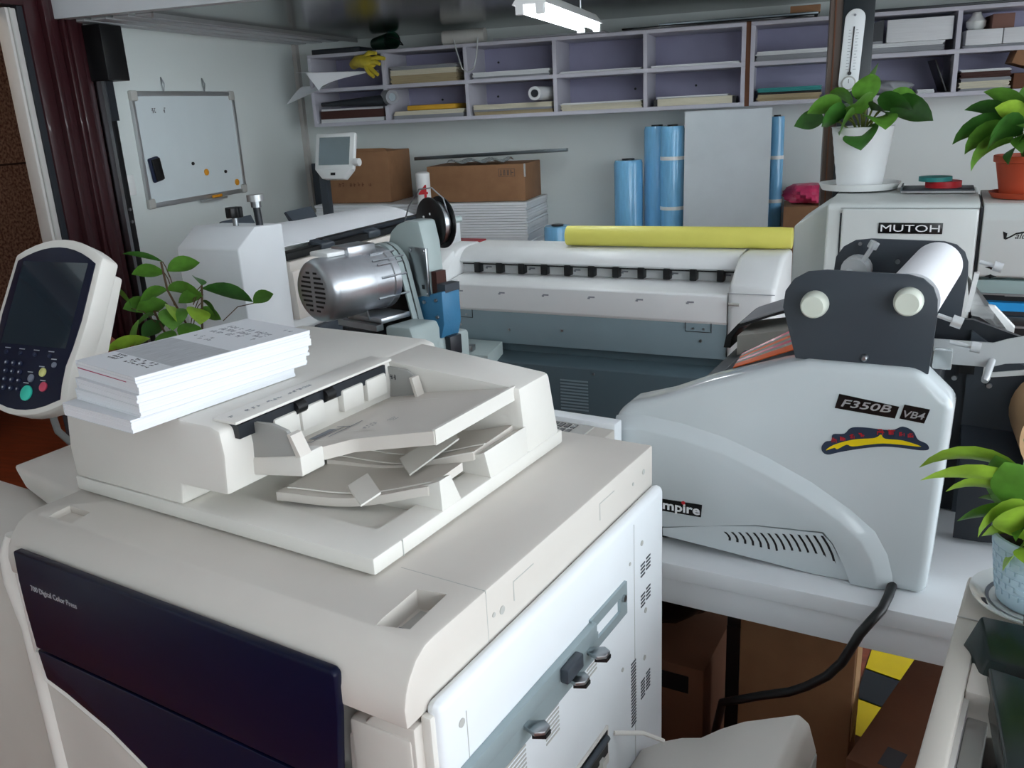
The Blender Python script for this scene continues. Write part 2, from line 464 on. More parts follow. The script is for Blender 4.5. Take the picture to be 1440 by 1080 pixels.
# ---- fluorescent batten
fx = thing('fluorescent_light', 'twin fluorescent batten light under the low ceiling', 'ceiling light', (-.97, 3.48, ZC - .10))
MB().prism([(-.07, .0), (.07, .0), (.035, .045), (-.035, .045)], 'y', 0, 1.1).build('batten', 'white_plastic', fx)
for x in (-.04, .04):
    MB().cyl((x, .03, -.016), (x, 1.07, -.016), .013, n=14).build('tube', 'tube_light', fx)
    for y in (0, 1.07): MB().box(x - .016, x + .016, y, y + .03, -.035, .0).build('tube_holder', 'white_plastic', fx)
for y in (.2, .9): MB().cyl((0, y, .045), (0, y, .10), .006, n=8).build('drop_rod', 'steel', fx)
# ================================================================ paper shelves on the back wall
SY0, SY1 = 5.15, 5.495
def shelf_unit(label, x0, x1, divs):
    s = thing('wall_shelf', label, 'shelf', (0, 0, 0), group='lilac paper shelves along the back wall')
    MB().box(x0, x1, SY1 - .01, SY1, 1.572, 2.0).build('back_panel', 'shelf_back', s)
    for z0, z1 in ((1.572, 1.594), (1.777, 1.799), (1.980, 2.0)):
        MB().box(x0, x1, SY0, SY1 - .01, z0, z1).build('board', 'shelf_white', s, bevel=.002)
    for d in [x0 + .011] + divs + [x1 - .011]:
        for z0, z1 in ((1.594, 1.777), (1.799, 1.98)):
            MB().box(d - .011, d + .011, SY0 + .001, SY1 - .01, z0, z1).build('divider', 'shelf_white', s)
    rnd = random.Random(len(divs))
    for k in range(len(divs) * 2 + 2):
        x = x0 + .2 + (x1 - x0 - .3) * rnd.random(); z = (1.70, 1.90)[k % 2]
        MB().cyl((x, SY1 - .01, z), (x, SY1 - .016, z), .007, n=8).build('screw', 'charcoal_dark', s)
    return s
shelf_unit('long lilac wall shelf with five columns above the cardboard boxes', -2.88, -.24, [-2.37, -1.84, -1.30, -.78])
shelf_unit('lilac wall shelf behind the dark pillar', -.215, 1.95, [.795])
MB_ = MB().box(-.24, -.215, SY0 + .01, SY1, 1.572, 2.0).build('trim_5', 'kraft_dark'); struct(MB_)

def stack(label, x0, x1, z, layers, y0=5.165, y1=5.46, seed=0, group='paper stacks on the wall shelves'):
    rnd = random.Random(seed + 11)
    s = thing('paper_stack', label, 'paper stack', ((x0 + x1) / 2, y0, z), group=group)
    h = 0; w = (x1 - x0) / 2
    for t, m in layers:
        n = max(1, round(t / .006)); b = MB()
        for k in range(n):
            dx = rnd.uniform(-.006, .006); dy = rnd.uniform(0, .012); a = t / n
            b.box(-w + dx + .006, w + dx - .006, dy, y1 - y0 - .012 + dy, h + k * a, h + k * a + a * .86)
        b.build('sheet_bundle', m, s); h += t
    return s
LO, HI = 1.594, 1.799
stack('thick pile of tan paper bundles in the upper compartment near the yellow glove', -2.34, -1.90, HI, [(.05, 'tan_paper'), (.03, 'cream_paper'), (.022, 'grey_paper')], seed=1)
stack('white paper pile in the third upper compartment of the long shelf', -1.81, -1.33, HI, [(.012, 'grey_paper'), (.026, 'white_paper')], seed=2)
stack('thin white sheets in the fourth upper compartment of the long shelf', -1.28, -.80, HI, [(.012, 'white_paper')], seed=3)
stack('thin white sheets in the upper compartment above the black-ended cream box', -.76, -.27, HI, [(.012, 'white_paper')], seed=4)
stack('white sheets under and over the dark brown box, lower compartment', -2.845, -2.395, LO, [(.022, 'white_paper')], seed=5)
o = MB().box(-2.84, -2.40, 5.17, 5.45, 1.6165, 1.665).build('brown_box', 'dark_brown', bevel=.003); tag(o, 'flat dark brown box in the lower left shelf compartment', 'box')
stack('loose pale sheets lying on the dark brown box', -2.84, -2.40, 1.6655, [(.012, 'white_paper')], seed=6)
stack('cream paper pile under the yellow folder', -2.34, -1.87, LO, [(.022, 'grey_paper'), (.025, 'cream_paper')], seed=7)
o = MB().box(-2.25, -1.93, 5.18, 5.44, 1.6415, 1.672).build('yellow_folder', 'yellow_paper', bevel=.008); tag(o, 'yellow folder lying on the cream pile', 'folder')
stack('cream paper pile beneath the rolled white print', -1.815, -1.32, LO, [(.02, 'tan_paper'), (.012, 'grey_paper'), (.028, 'cream_paper')], seed=8)
stack('cream paper pile in the fourth lower compartment of the long shelf', -1.28, -.80, LO, [(.034, 'cream_paper'), (.01, 'white_paper')], seed=9)
cb = thing('cream_box', 'shallow cream box with black ends in a lower shelf compartment', 'box', (-.51, 5.17, LO))
MB().box(-.205, .205, 0, .27, 0, .04).build('carton', 'cream_paper', cb, bevel=.002)
for x in (-.225, .205): MB().box(x, x + .02, 0.004, .26, 0, .036).build('end_cap', 'black', cb)
MB().box(-.21, .18, 0, .27, .042, .05).build('sheet', 'white_paper', cb)
# rolled prints
def paper_roll(name, label, p0, p1, r, m, inner='charcoal_dark', group=None):
    t = thing(name, label, 'paper roll', p0, group=group)
    d = Vector(p1) - Vector(p0)
    MB().revolve((0, 0, 0), d, [(r * .6, 0.02), (r * .62, 0), (r, 0), (r, 1), (r * .6, 1)], 24).build('outer_sheet', m, t)
    MB().revolve(d * -.002, d * .02, [(r * .55, 0), (r * .55, 1)], 20).build('hollow_end', inner, t)
    return t
paper_roll('rolled_print', 'rolled white print with dark hollow end sticking out of the shelf', (-1.40, 5.06, 1.70), (-1.36, 5.46, 1.70), .038, 'white_paper')
paper_roll('rolled_print', 'grey rolled sheet pushed across the shelf divider under the glove', (-2.30, 5.09, 1.725), (-2.36, 5.14, 1.727), .042, 'grey_paper', 'steel_dark')
o = MB().revolve((-2.36, 5.12, 1.71), (-2.80, 5.13, 1.705), [(.034, 0), (.012, 1)], 16).build('dark_tube', 'charcoal_dark'); tag(o, 'dark tapered tube lying in the lower left compartment', 'tube')
# white sheets hanging out of the left compartment
sh = thing('hanging_sheets', 'large white sheets drooping out of the left end of the shelf', 'paper sheet', (-2.6, 5.1, 1.80))
def sheet(u, v):            # folded corner hanging over the shelf edge
    a = Vector((-.37, .05, .105)).lerp(Vector((.175, .10, .086)), u); c = Vector((-.255, -.035, .095)).lerp(Vector((.17, .06, .083)), u); d = Vector((-.17, -.035, -.018))
    w = max(0, 1 - u); p_ = a.lerp(c, min(1, v * 2)) if v < .5 else c.lerp(c.lerp(d, w), (v - .5) * 2)
    return (p_.x, p_.y + .012 * math.sin(math.pi * u) * v, p_.z)
MB().slab(sheet, 12, 10, .0015).build('upper_sheet', 'paper', sh)
def sheet2(u, v): return (-.36 + .19 * u - .05 * v * (1 - u), .09 - .13 * v, .022 - (.075 * (1 - u) + .03) * v ** 1.2)
MB().slab(sheet2, 8, 8, .0015).build('lower_sheet', 'paper', sh)
# yellow rubber glove
gl = thing('rubber_glove', 'yellow rubber glove draped over the shelf front', 'glove', (-2.44, 5.12, 1.90))
g = MB()
g.tube([(-.16, .1, .03), (-.10, .04, .045), (-.03, 0, .04), (.03, -.02, .03)], [.028, .035, .042, .03], 12)
MB_g = g.build('palm', 'glove_yellow', gl)
for q in ([(.02, -.02, .045), (.07, -.03, .055), (.115, -.03, .045)], [(.02, -.03, .03), (.06, -.05, .03), (.09, -.055, .015)], [(.0, -.02, .01), (.035, -.045, -.02), (.07, -.05, -.045)], [(-.02, -.02, .01), (.01, -.04, -.03), (.04, -.05, -.055)], [(-.03, -.01, .06), (.01, -.02, .085), (.06, -.03, .08)]):
    MB().tube(q, [.016, .015, .010], 10).build('finger', 'glove_yellow', gl)

# right-hand unit contents
stack('grey white pile in the upper compartment beside the pillar, left of it', -.19, .74, HI, [(.03, 'grey_paper'), (.02, 'white_paper')], seed=10)
stack('teal and brown boards in the lower compartment left of the pillar', -.18, .16, LO, [(.034, 'tan_paper'), (.012, 'black'), (.022, 'teal')], seed=11)
o = MB().box(.46, .77, 5.17, 5.2, 1.8495, 1.96).build('white_board_box', 'white_paper', bevel=.003); tag(o, 'pale flat carton standing in the upper compartment right of the pillar', 'box')
t = thing('file_holder', 'dark curved file holder beside the pale flat carton', 'file holder', (.33, 5.19, 1.8495))
MB().prism([(0, 0), (.115, 0), (.115, .115), (.06, .10), (.02, .06)], 'y', 0, .2).build('side', 'charcoal_dark', t)
MB().box(.0, .115, -.004, 0, 0, .012).build('lip', 'grey_paper', t)
t = thing('plastic_bag', 'grey crumpled plastic bag bulging from the shelf behind the pot plant', 'bag', (.45, 5.14, LO))
def bag(u, v):
    a = 2 * math.pi * u; h = v
    r = (.12 + .025 * math.sin(5 * a + 6 * h) + .015 * math.sin(9 * a)) * math.sqrt(max(0, 1 - (2 * h - 1) ** 2)) ** .6
    return (r * 1.2 * math.cos(a), .12 + r * .8 * math.sin(a), .075 * h)
MB().grid(bag, 30, 10).build('film', 'grey_paper', t, sharp=180)
o = MB().box(0, .008, 0, .25, 0, .17).build('leaning_board', 'black', bevel=.001); o.location = (.76, 5.17, LO + .002); o.rotation_euler = (0, R(-22), 0); tag(o, 'thin black board leaning in the lower compartment right of the pillar', 'board')
stack('white sheets beneath the leaning black board', .62, .71, LO, [(.02, 'white_paper')], seed=12)
for x, lb in ((.83, 'white carton next to the shelf divider under the brick red carton'), (1.00, 'white carton at the far shelf end beside another white carton')):
    o = MB().box(x, x + .165, 5.16, 5.4, 1.812, 1.885).build('white_carton', 'white_paper', bevel=.003); tag(o, lb, 'box')
stack('grey sheet pile under the two white cartons', .82, 1.30, HI, [(.012, 'grey_paper')], seed=13)
o = MB().box(.95, 1.05, 5.2, 5.4, 1.8855, 1.955).build('red_carton', 'cardboard_red', bevel=.003); tag(o, 'small brick red carton on top of the white cartons', 'box')
t = thing('white_jug', 'small white rounded jug behind the white cartons', 'jug', (.89, 5.28, 1.8855))
MB().lathe([(.03, 0), (.045, .02), (.048, .045), (.03, .065), (.02, .08)], n=20).build('body', 'porcelain', t)
MB().lathe([(.022, .08), (.02, .088)], n=16).build('lid', 'grey_plastic', t)
stack('uneven cream papers in the lower compartment at the right shelf end', .82, 1.06, LO, [(.012, 'grey_paper'), (.034, 'cream_paper'), (.016, 'grey_paper'), (.03, 'dark_brown'), (.012, 'white_paper')], seed=14)
o = MB().box(-.07, .07, 0, .16, -.04, .04).build('small_carton', 'kraft', bevel=.003); o.location = (1.13, 5.17, 1.735); o.rotation_euler = (0, R(18), 0); tag(o, 'small tilted brown carton wedged beside the cream papers', 'box')
o = MB().box(1.07, 1.35, 5.18, 5.42, LO, LO + .075).build('flat_carton', 'kraft_dark', bevel=.003); tag(o, 'flat brown carton under the tilted small carton', 'box')

# ---- on top of the shelves
paper_roll('cardboard_roll', 'white hollow roll lying on top of the shelf with wire hanging from it', (-1.98, 5.19, 2.041), (-1.72, 5.19, 2.041), .04, 'grey_plastic', 'cream_shade')
t = thing('green_bucket', 'dark green bucket lying on its side on top of the shelf', 'bucket', (-2.42, 5.30, 2.052))
MB().revolve((-.08, .05, 0), (.10, -.10, 0), [(.035, 0), (.05, 1), (.047, .99), (.033, .1)], 24).build('shell', 'green_dark', t)
MB().revolve((.097, -.097, 0), (.11, -.108, 0), [(.051, 0), (.051, 1)], 24, caps=False).build('rim', 'black', t)
MB().tube([(.10, -.14, .02), (.17, -.16, .0), (.17, -.1, -.03), (.13, -.06, -.02)], .004).build('handle', 'black', t)
o = MB().tube([(-1.9, 5.14, 2.03), (-1.88, 5.13, 1.95), (-1.85, 5.12, 1.86), (-1.82, 5.13, 1.84), (-1.78, 5.13, 1.86), (-1.76, 5.13, 1.93), (-1.75, 5.14, 2.03)], .004).build('hanging_wire', 'wire_white'); tag(o, 'pale wire loop dangling in front of the shelf', 'wire')
for k, (x0, x1, z, m, lb) in enumerate(((-.90, .10, 2.0005, 'black_gloss', 'long dark board on top of the shelf beside the light'), (-.70, .12, 2.013, 'steel_dark', 'long grey metal board topmost on the shelf'), (-1.65, -1.0, 2.0005, 'grey_paper', 'long flat grey sheet on the shelf top near the light'), (.2, 1.3, 2.0005, 'charcoal_dark', 'dark board on the shelf top right of the pillar'))):
    o = MB().box(x0, x1, 5.10 + .01 * k, 5.42, z, z + .011).build('shelf_board', m, bevel=.001); tag(o, lb, 'board')
o = MB().box(-.02, .13, 5.14, 5.3, 2.0245, 2.06).build('kraft_carton', 'kraft', bevel=.002); tag(o, 'flat brown carton on the boards next to the pillar', 'box')
o = MB().box(-2.85, -2.52, 5.16, 5.4, 2.0005, 2.03).build('dark_carton', 'charcoal_dark', bevel=.004); tag(o, 'dark flat carton on the left end of the shelf top', 'box')

# ================================================================ things along the back wall
def big_stack(label, x0, x1, y0, y1, z1, seed):
    rnd = random.Random(seed); s = thing('paper_pile', label, 'paper pile', (x0, y0, 0), group='tall piles of white paper by the back wall')
    MB().box(0, x1 - x0, .02, y1 - y0, 0, .12).build('pallet', 'kraft_dark', s, bevel=.003)
    b = MB(); z = .12
    while z < z1 - .001:
        h = min(.016, z1 - z); dx = rnd.uniform(-.006, .006)
        b.box(dx, x1 - x0 + dx, rnd.uniform(0, .008), y1 - y0, z, z + h - .0022); z += h
    b.build('sheets', 'white_panel', s)
big_stack('tall pile of white paper under the cardboard box with the printed mark', -2.10, -1.46, 5.0, 5.48, 1.095, 3)
big_stack('tall pile of white paper under the taller cardboard box', -2.86, -2.115, 5.0, 5.48, 1.10, 4)
t = thing('cardboard_box', 'squarish brown cardboard box with flaps behind the small display', 'box', (-2.78, 5.08, 1.101))
MB().box(0, .42, 0, .34, 0, .31).build('carton', 'kraft', t, bevel=.004)
MB().hexa([(.0, 0, .31), (.42, 0, .31), (.42, .17, .31), (0, .17, .31), (.06, -.005, .335), (.40, -.005, .33), (.41, .17, .315), (.04, .17, .315)]).build('flap', 'kraft', t)
strokes('box_print', (.06, -.0008, .10), (1, 0, 0), (0, 0, 1), .24, .035, 'kraft_dark', t, n=9, seed=21)
t = thing('cardboard_box', 'long brown cardboard box carrying a crumpled plastic wrap', 'box', (-2.10, 5.06, 1.096))
MB().box(0, .62, 0, .36, 0, .215).build('carton', 'kraft', t, bevel=.004)
MB().box(.615, .622, .0, .02, .14, .216).build('tape', 'grey_plastic', t)
b = MB(); b.box(.46, .56, -.001, 0, .145, .147); b.box(.46, .56, -.001, 0, .188, .19); b.box(.46, .462, -.001, 0, .145, .19); b.box(.558, .56, -.001, 0, .145, .19)
for k, x in enumerate((.472, .49, .497, .512, .52, .535)): b.box(x, x + .004, -.001, 0, .152, .184)
b.box(.47, .478, -.001, 0, .152, .158); b.box(.54, .552, -.001, 0, .166, .17)
b.build('box_mark', 'ink', t)
o = MB().slab(lambda u, v: (-1.96 + .36 * u, 5.05 + .2 * v, 1.3345 + .009 * math.sin(17 * u + 5 * v) + .006 * math.sin(11 * v)), 18, 8, .003).build('plastic_wrap', 'clear_plastic'); tag(o, 'crumpled clear plastic wrap on the long cardboard box', 'plastic wrap')
o = MB().box(0, 1.0, 0, .05, 0, .02).build('steel_strip', 'steel_dark', bevel=.002); o.location = (-2.28, 5.30, 1.338); o.rotation_euler = (0, R(-1.2), 0); tag(o, 'long grey metal strip lying across the cardboard boxes', 'metal strip')
t = thing('white_tube', 'white tube with a red 4 standing between the cardboard boxes', 'tube', (-2.075, 4.93, 0), 18)
MB().revolve((0, 0, 0), (0, 0, 1.29), [(.042, 0), (.042, .995), (.03, 1)], 24).build('tube', 'white_plastic', t)
text('number', '4', .11, (-.026, -.043, 1.14), (1, 0, 0), (0, 0, 1), 'red', t, ext=.002, bold=.002)
# small display on post
t = thing('small_display', 'small white framed screen on a dark post by the wall corner', 'display', (-2.55, 4.62, 0), -8)
MB().box(-.07, -.02, .03, .07, 0, 1.42).build('post', 'charcoal', t, bevel=.003)
Mx = Matrix.Translation((.08, 0, 1.44)) @ Matrix.Rotation(R(-14), 4, 'X')
f = MB().box(-.135, .135, 0, .03, -.105, .105).build('frame', 'white_plastic', t, bevel=.01, xf=Mx)
MB().box(-.105, .105, -.002, .0, -.075, .08).build('screen', 'display_glass', t, xf=Mx)
MB().prism([(-.125, -.10), (.125, -.10), (.075, -.155), (-.07, -.155)], 'y', -.01, .04).build('chin', 'white_plastic', t, bevel=.004, xf=Mx)
MB().box(-.01, .02, -.013, -.01, -.135, -.12).build('port', 'black', t, xf=Mx)
MB().cyl((.13, .015, -.06), (.165, .015, -.06), .022, n=14).build('knob', 'white_plastic', t, xf=Mx)
t = thing('dark_post', 'dark grey slim board standing in the wall corner', 'board', (-3.09, 5.42, 0))
MB().box(0, .055, 0, .03, 0, 1.335).build('body', 'charcoal', t, bevel=.003)
# red packet stack
t = thing('red_packets', 'small pile of red and white packets behind the wide printer', 'packet', (-1.86, 4.6, 0), -10)
MB().box(0, .22, 0, .2, 0, .86).build('carton_below', 'kraft', t)
MB().box(.01, .2, 0, .17, .86, .888).build('red_packet', 'red_paper', t, bevel=.002)
MB().box(.015, .21, .01, .18, .888, .905).build('white_packet', 'white_paper', t, bevel=.002)
MB().box(.012, .205, .0, .17, .905, .922).build('pink_packet', 'red_paper', t, bevel=.002)
strokes('packet_print', (.03, -.001, .865), (1, 0, 0), (0, 0, 1), .12, .018, 'text_white', t, n=6, seed=9)

# ---- blue foam rolls, white sheet, yellow roll
def foam(label, x, y, r, h, bands=()):
    t = thing('foam_roll', label, 'foam roll', (x, y, 0), group='blue wrapped foam rolls by the back wall')
    MB().revolve((0, 0, 0), (0, 0, h), [(r * .96, 0), (r, .01), (r, .985), (r * .93, 1)], 28).build('wrapped_roll', 'foam_blue', t)
    MB().cyl((0, 0, h - .001), (0, 0, h + .008), r * .45, n=16).build('core', 'black', t)
    for z in bands: MB().revolve((0, 0, z), (0, 0, z + .02), [(r + .002, 0), (r + .002, 1)], 28).build('tape_band', 'white_plastic', t)
foam('short blue foam roll with black core behind the wide printer', -1.275, 5.0, .08, .955)
foam('mid-height blue foam roll left of the two tall blue rolls', -.888, 5.2, .083, 1.305)
foam('tall plain blue foam roll between the shorter roll and the banded one', -.735, 5.3, .075, 1.485)
foam('tall blue foam roll with white tape bands beside the white sheet', -.63, 5.18, .068, 1.485, (1.30, 1.02))
foam('slim blue foam roll with white tape bands right of the white sheet', -.065, 5.26, .042, 1.51, (1.28, 1.04))
b = MB()
def leaned(u, v):
    return (-.555 + .465 * u, 5.05 + .05 * v + .012 * math.sin(6 * u - 5 * v), 1.56 * v)
vs = MB().grid(leaned, 12, 16); vb = MB().grid(lambda u, v: tuple(Vector(leaned(u, v)) + Vector((0, .012, 0))), 12, 16)
b.v = vs.v + vb.v; N = len(vs.v); b.f = vs.f + [tuple(i + N for i in f[::-1]) for f in vb.f]
w = 13
for i in range(12):
    b.f += [(i, i + 1, N + i + 1, N + i), (16 * w + i + 1, 16 * w + i, N + 16 * w + i, N + 16 * w + i + 1)]
for j in range(16):
    b.f += [(j * w, N + j * w, N + (j + 1) * w, (j + 1) * w), (j * w + 12, (j + 1) * w + 12, N + (j + 1) * w + 12, N + j * w + 12)]
o = b.build('white_sheet', 'sheet_white'); tag(o, 'large pale wrapped sheet board leaning under the shelf between blue rolls', 'sheet')
t = thing('cardboard_box', 'brown cardboard box under the pink bag beside the pillar', 'box', (-.01, 5.12, 0))
MB().box(0, .30, 0, .3, 0, 1.03).build('carton', 'kraft', t, bevel=.004)
t = thing('pink_bag', 'crumpled pink plastic bag on the cardboard box beside the pillar', 'bag', (.135, 5.26, 1.031))
def pk(u, v):
    a = 2 * math.pi * u; r = (.12 + .02 * math.sin(4 * a + 5 * v) + .015 * math.sin(9 * a + 11 * v)) * math.sqrt(max(0, 1 - (2 * v - 1) ** 2)) ** .5
    return (r * math.cos(a) * 1.05, r * math.sin(a) * .9, .115 * v)
MB().grid(pk, 32, 12).build('film', 'pink_bag', t, sharp=25)
# ================================================================ colour copier (foreground)
def carve(o, *cuts, mats=None):
    for c in cuts:
        k = c.build('tmp_cut', None, o.parent)
        md = o.modifiers.new('cut', 'BOOLEAN'); md.object = k; md.operation = 'DIFFERENCE'; md.solver = 'EXACT'
        bpy.context.view_layer.update()
        me = bpy.data.meshes.new_from_object(o.evaluated_get(bpy.context.evaluated_depsgraph_get()))
        o.modifiers.clear(); old = o.data; nm = old.name; o.data = me; bpy.data.meshes.remove(old); me.name = nm
        me.shade_smooth(); me.set_sharp_from_angle(angle=R(24))
        kd = k.data; bpy.data.objects.remove(k); bpy.data.meshes.remove(kd)
    return o

cp = thing('colour_copier', 'large cream colour copier with navy front panel and document feeder on top', 'copier', (-.377, .777, 0), -14.3)
MB().box(-.795, -.002, .005, .685, .03, .95).build('lower_body', 'cream', cp, bevel=.01)
prof = [(.688, .952), (.688, 1.04), (.03, 1.04), (.012, 1.038), (-.006, 1.029), (-.02, 1.014), (-.029, .998), (-.034, .98), (-.033, .952)]
hood = MB().prism(prof, 'x', -.80, 0).build('hood', 'cream', cp, bevel=.004)
well = [(-.082, .104), (-.04, .112), (-.034, .028), (-.078, .018)]
carve(hood, MB().prism(well, 'z', 1.012, 1.06), MB().prism([(-.755, .058), (-.697, .056), (-.690, .020), (-.750, .018)], 'z', 1.028, 1.06))
MB().box(-.076, -.05, .03, .05, 1.012, 1.018).build('latch_tab', 'cream_shade', cp, bevel=.002)
MB().box(-.075, -.045, .056, .10, 1.0122, 1.0128).build('well_pad', 'grey_plastic', cp)
MB().box(-.075, -.045, .0545, .056, 1.0122, 1.0145).build('well_seam', 'ink_light', cp)
b = MB(); b.box(-.135, -.001, .1395, .1405, 1.0396, 1.0402); b.box(-.0004, .0003, .1395, .1405, .955, 1.04)
b.build('hood_seam', 'grey_plastic', cp)
# hood right-side details
for y0, y1 in ((.205, .26), (.47, .525)):
    MB().prism([(y0, .99), (y0, 1.0195), (y1, 1.0195), (y1, 1.018), (y0 + .0015, 1.018), (y0 + .0015, .99)], 'x', 0, .0006).build('side_cover_seam', 'grey_plastic', cp)
for y, z, r in ((.155, .997, .0035), (.175, .993, .006), (.60, 1.0, .003), (.645, 1.005, .005)):
    MB().cyl((0, y, z), (.001, y, z), r, n=12).build('screw_hole', 'grey_plastic', cp)
# right side panel, proud of the hood
sp_ = MB().box(-.002, .022, .0, .688, .06, .968).build('side_panel', 'white_panel', cp, bevel=.012, seg=3)
MB().box(-.002, .014, -.008, .004, .06, .955).build('front_corner_post', 'cream_light', cp, bevel=.004)
b = MB(); b.box(.0218, .0226, .05, .051, .3, .93); b.box(.0218, .0226, .552, .553, .3, .95)
b.build('panel_seam', 'grey_plastic', cp)
def vents(y0, z0, n, dz, ly, slope=0, name='vent_slots'):
    b = MB()
    for k in range(n):
        z = z0 + k * dz
        b.hexa([(.0215, y0, z), (.0228, y0, z), (.0228, y0 + ly, z + slope), (.0215, y0 + ly, z + slope), (.0215, y0, z + .0032), (.0228, y0, z + .0032), (.0228, y0 + ly, z + slope + .0032), (.0215, y0 + ly, z + slope + .0032)])
    return b.build(name, 'grey_plastic', cp)
vents(.10, .70, 14, .0075, .08); vents(.236, .74, 9, .0075, .04); vents(.368, .765, 6, .0075, .035)
def dvents(y0, z0, n, dz, ly):
    o = vents(y0, z0, n, dz, ly); o.data.materials.clear(); o.data.materials.append(MATS['charcoal'])
dvents(.536, .555, 20, .0068, .020); dvents(.578, .586, 6, .0068, .018); dvents(.602, .59, 6, .0068, .018)
dvents(.580, .835, 4, .007, .018); dvents(.604, .838, 4, .007, .018); dvents(.580, .775, 4, .007, .018); dvents(.604, .778, 4, .007, .018)
for y, z, r in ((.04, .92, .006), (.585, .90, .005), (.535, .885, .003), (.60, .76, .005), (.50, .70, .004), (.595, .665, .005)):
    MB().cyl((.022, y, z), (.0232, y, z), r, n=12).build('screw', 'grey_plastic', cp)
# docking rail
MB().box(.022, .034, .03, .385, .835, .862).build('rail_upper', 'rail_grey', cp, bevel=.0015)
MB().box(.022, .028, .03, .40, .795, .836).build('rail_lower', 'rail_grey', cp)
b = MB(); b.box(.022, .027, .38, .512, .848, .866); b.box(.022, .027, .38, .512, .806, .822); b.box(.022, .027, .38, .392, .822, .848); b.box(.022, .027, .485, .512, .822, .848)
b.build('rail_end_bracket', 'rail_grey', cp)
MB().cyl((.027, .497, .842), (.031, .497, .842), .006, n=12).build('rail_screw', 'steel', cp)
MB().box(.034, .048, .262, .312, .834, .858).build('rail_stop', 'charcoal', cp, bevel=.003)
for y in (.17, .29, .36):
    MB().prism([(.028, y - .002), (.048, y - .008), (.060, y + .001), (.060, y + .015), (.048, y + .022), (.028, y + .010)], 'z', .820, .8265).build('rail_tab', 'steel', cp, bevel=.001)
    MB().prism([(.044, y - .007), (.061, y + .001), (.061, y + .015), (.048, y + .0225)], 'z', .8145, .820).build('tab_bumper', 'black', cp)
# paper exit on the side
MB().box(.0215, .026, .25, .435, .56, .635).build('exit_frame', 'cream_light', cp, bevel=.002)
MB().box(.024, .0272, .26, .428, .585, .63).build('exit_slot', 'black', cp)
MB().cyl((.03, .27, .622), (.03, .42, .622), .006, n=10).build('exit_roller', 'charcoal', cp)
for k in range(5): MB().box(.026, .034, .275 + .03 * k, .287 + .03 * k, .562, .592).build('exit_finger', 'cream_light', cp)
# by-pass tray
bp_ = [(.022, .44), (.022, .478), (.06, .510), (.10, .534), (.135, .548), (.17, .58), (.21, .61), (.30, .658), (.318, .645), (.331, .60), (.331, .52), (.2, .44)]
MB().prism(bp_, 'y', .16, .58).build('bypass_tray', 'cream', cp, bevel=.006)
MB().box(.318, .334, .25, .572, .53, .60).build('tray_end_cap', 'grey_plastic', cp, bevel=.004)
MB().tube([(.024, .46, .60), (.06, .50, .585), (.085, .53, .556)], .004).build('tray_arm', 'cream_light', cp)
# rear ledge with ventilation grille
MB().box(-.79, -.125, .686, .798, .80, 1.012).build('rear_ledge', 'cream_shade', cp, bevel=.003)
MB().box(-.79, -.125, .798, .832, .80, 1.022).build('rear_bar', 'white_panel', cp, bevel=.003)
MB().box(-.42, -.165, .72, .79, 1.012, 1.015).build('rear_grille', 'grey_plastic', cp)
for r_ in range(2):
    for k in range(12): MB().box(-.36 + k * .014, -.351 + k * .014, .735 + r_ * .028, .755 + r_ * .028, 1.015, 1.0165).build('rear_vent', 'black', cp)
# navy front
cutpts = [(-.757, 1.006), (-.10, 1.006), (-.094, 1.0), (-.098, .94), (-.112, .832), (-.758, .832), (-.762, .90), (-.762, .955)]
MB().prism(cutpts, 'y', -.044, -.03).build('front_panel_upper', 'navy', cp, bevel=.003)
low_ = [(-.757, .828), (-.112, .828), (-.14, .50), (-.20, .47), (-.32, .56), (-.42, .635), (-.507, .69), (-.60, .735), (-.70, .765), (-.75, .775)]
MB().prism(low_, 'y', -.044, -.02).build('front_panel_lower', 'navy', cp, bevel=.003)
edge = [(-.765, .82), (-.762, .768), (-.70, .753), (-.60, .722), (-.507, .677), (-.42, .622), (-.32, .547), (-.20, .457)]
b = MB(); b.tube([(x, -.03, z) for x, z in edge], .012); b.build('front_trim', 'cream_light', cp)
fd = [(-.80, .03), (-.80, .79), (-.755, .78), (-.70, .755), (-.507, .68), (-.32, .55), (-.20, .46), (-.13, .49), (-.105, .90), (-.06, .945), (0, .945), (0, .03)]
MB().prism(fd, 'y', -.022, .004).build('front_door', 'cream', cp, bevel=.003)
MB().box(-.10, -.004, -.026, 0, .5, .93).build('door_corner', 'cream', cp, bevel=.008)
text('model_text', '700 Digital Color Press', .0135, (-.728, -.0445, .945), (1, 0, .0), (0, 0, 1), 'chrome_text', cp, ext=.0003, width=.118)
# left edge trim
MB().tube([(-.825, -.005, 1.0), (-.834, -.012, .97), (-.834, -.014, .92), (-.822, -.016, .87), (-.812, -.018, .84), (-.812, -.02, .3)], [.012, .016, .018, .016, .015, .015], 10).build('left_trim', 'cream_light', cp)
MB().box(-.80, -.79, -.03, 0, .80, .95).build('trim_inset', 'cream_light', cp, bevel=.003)
# attached feeder unit on the left
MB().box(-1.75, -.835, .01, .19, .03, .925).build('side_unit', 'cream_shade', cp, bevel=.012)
MB().box(-1.75, -.835, .0105, .19, .9255, .945).build('side_unit_lid', 'cream', cp, bevel=.008)
MB().hexa([(-1.10, .17, .955), (-.80, .10, .955), (-.80, .40, .955), (-1.06, .40, .955), (-1.155, .18, .992), (-.80, .142, .992), (-.80, .44, .992), (-1.16, .31, .992)]).build('side_shelf', 'cream', cp, bevel=.008)

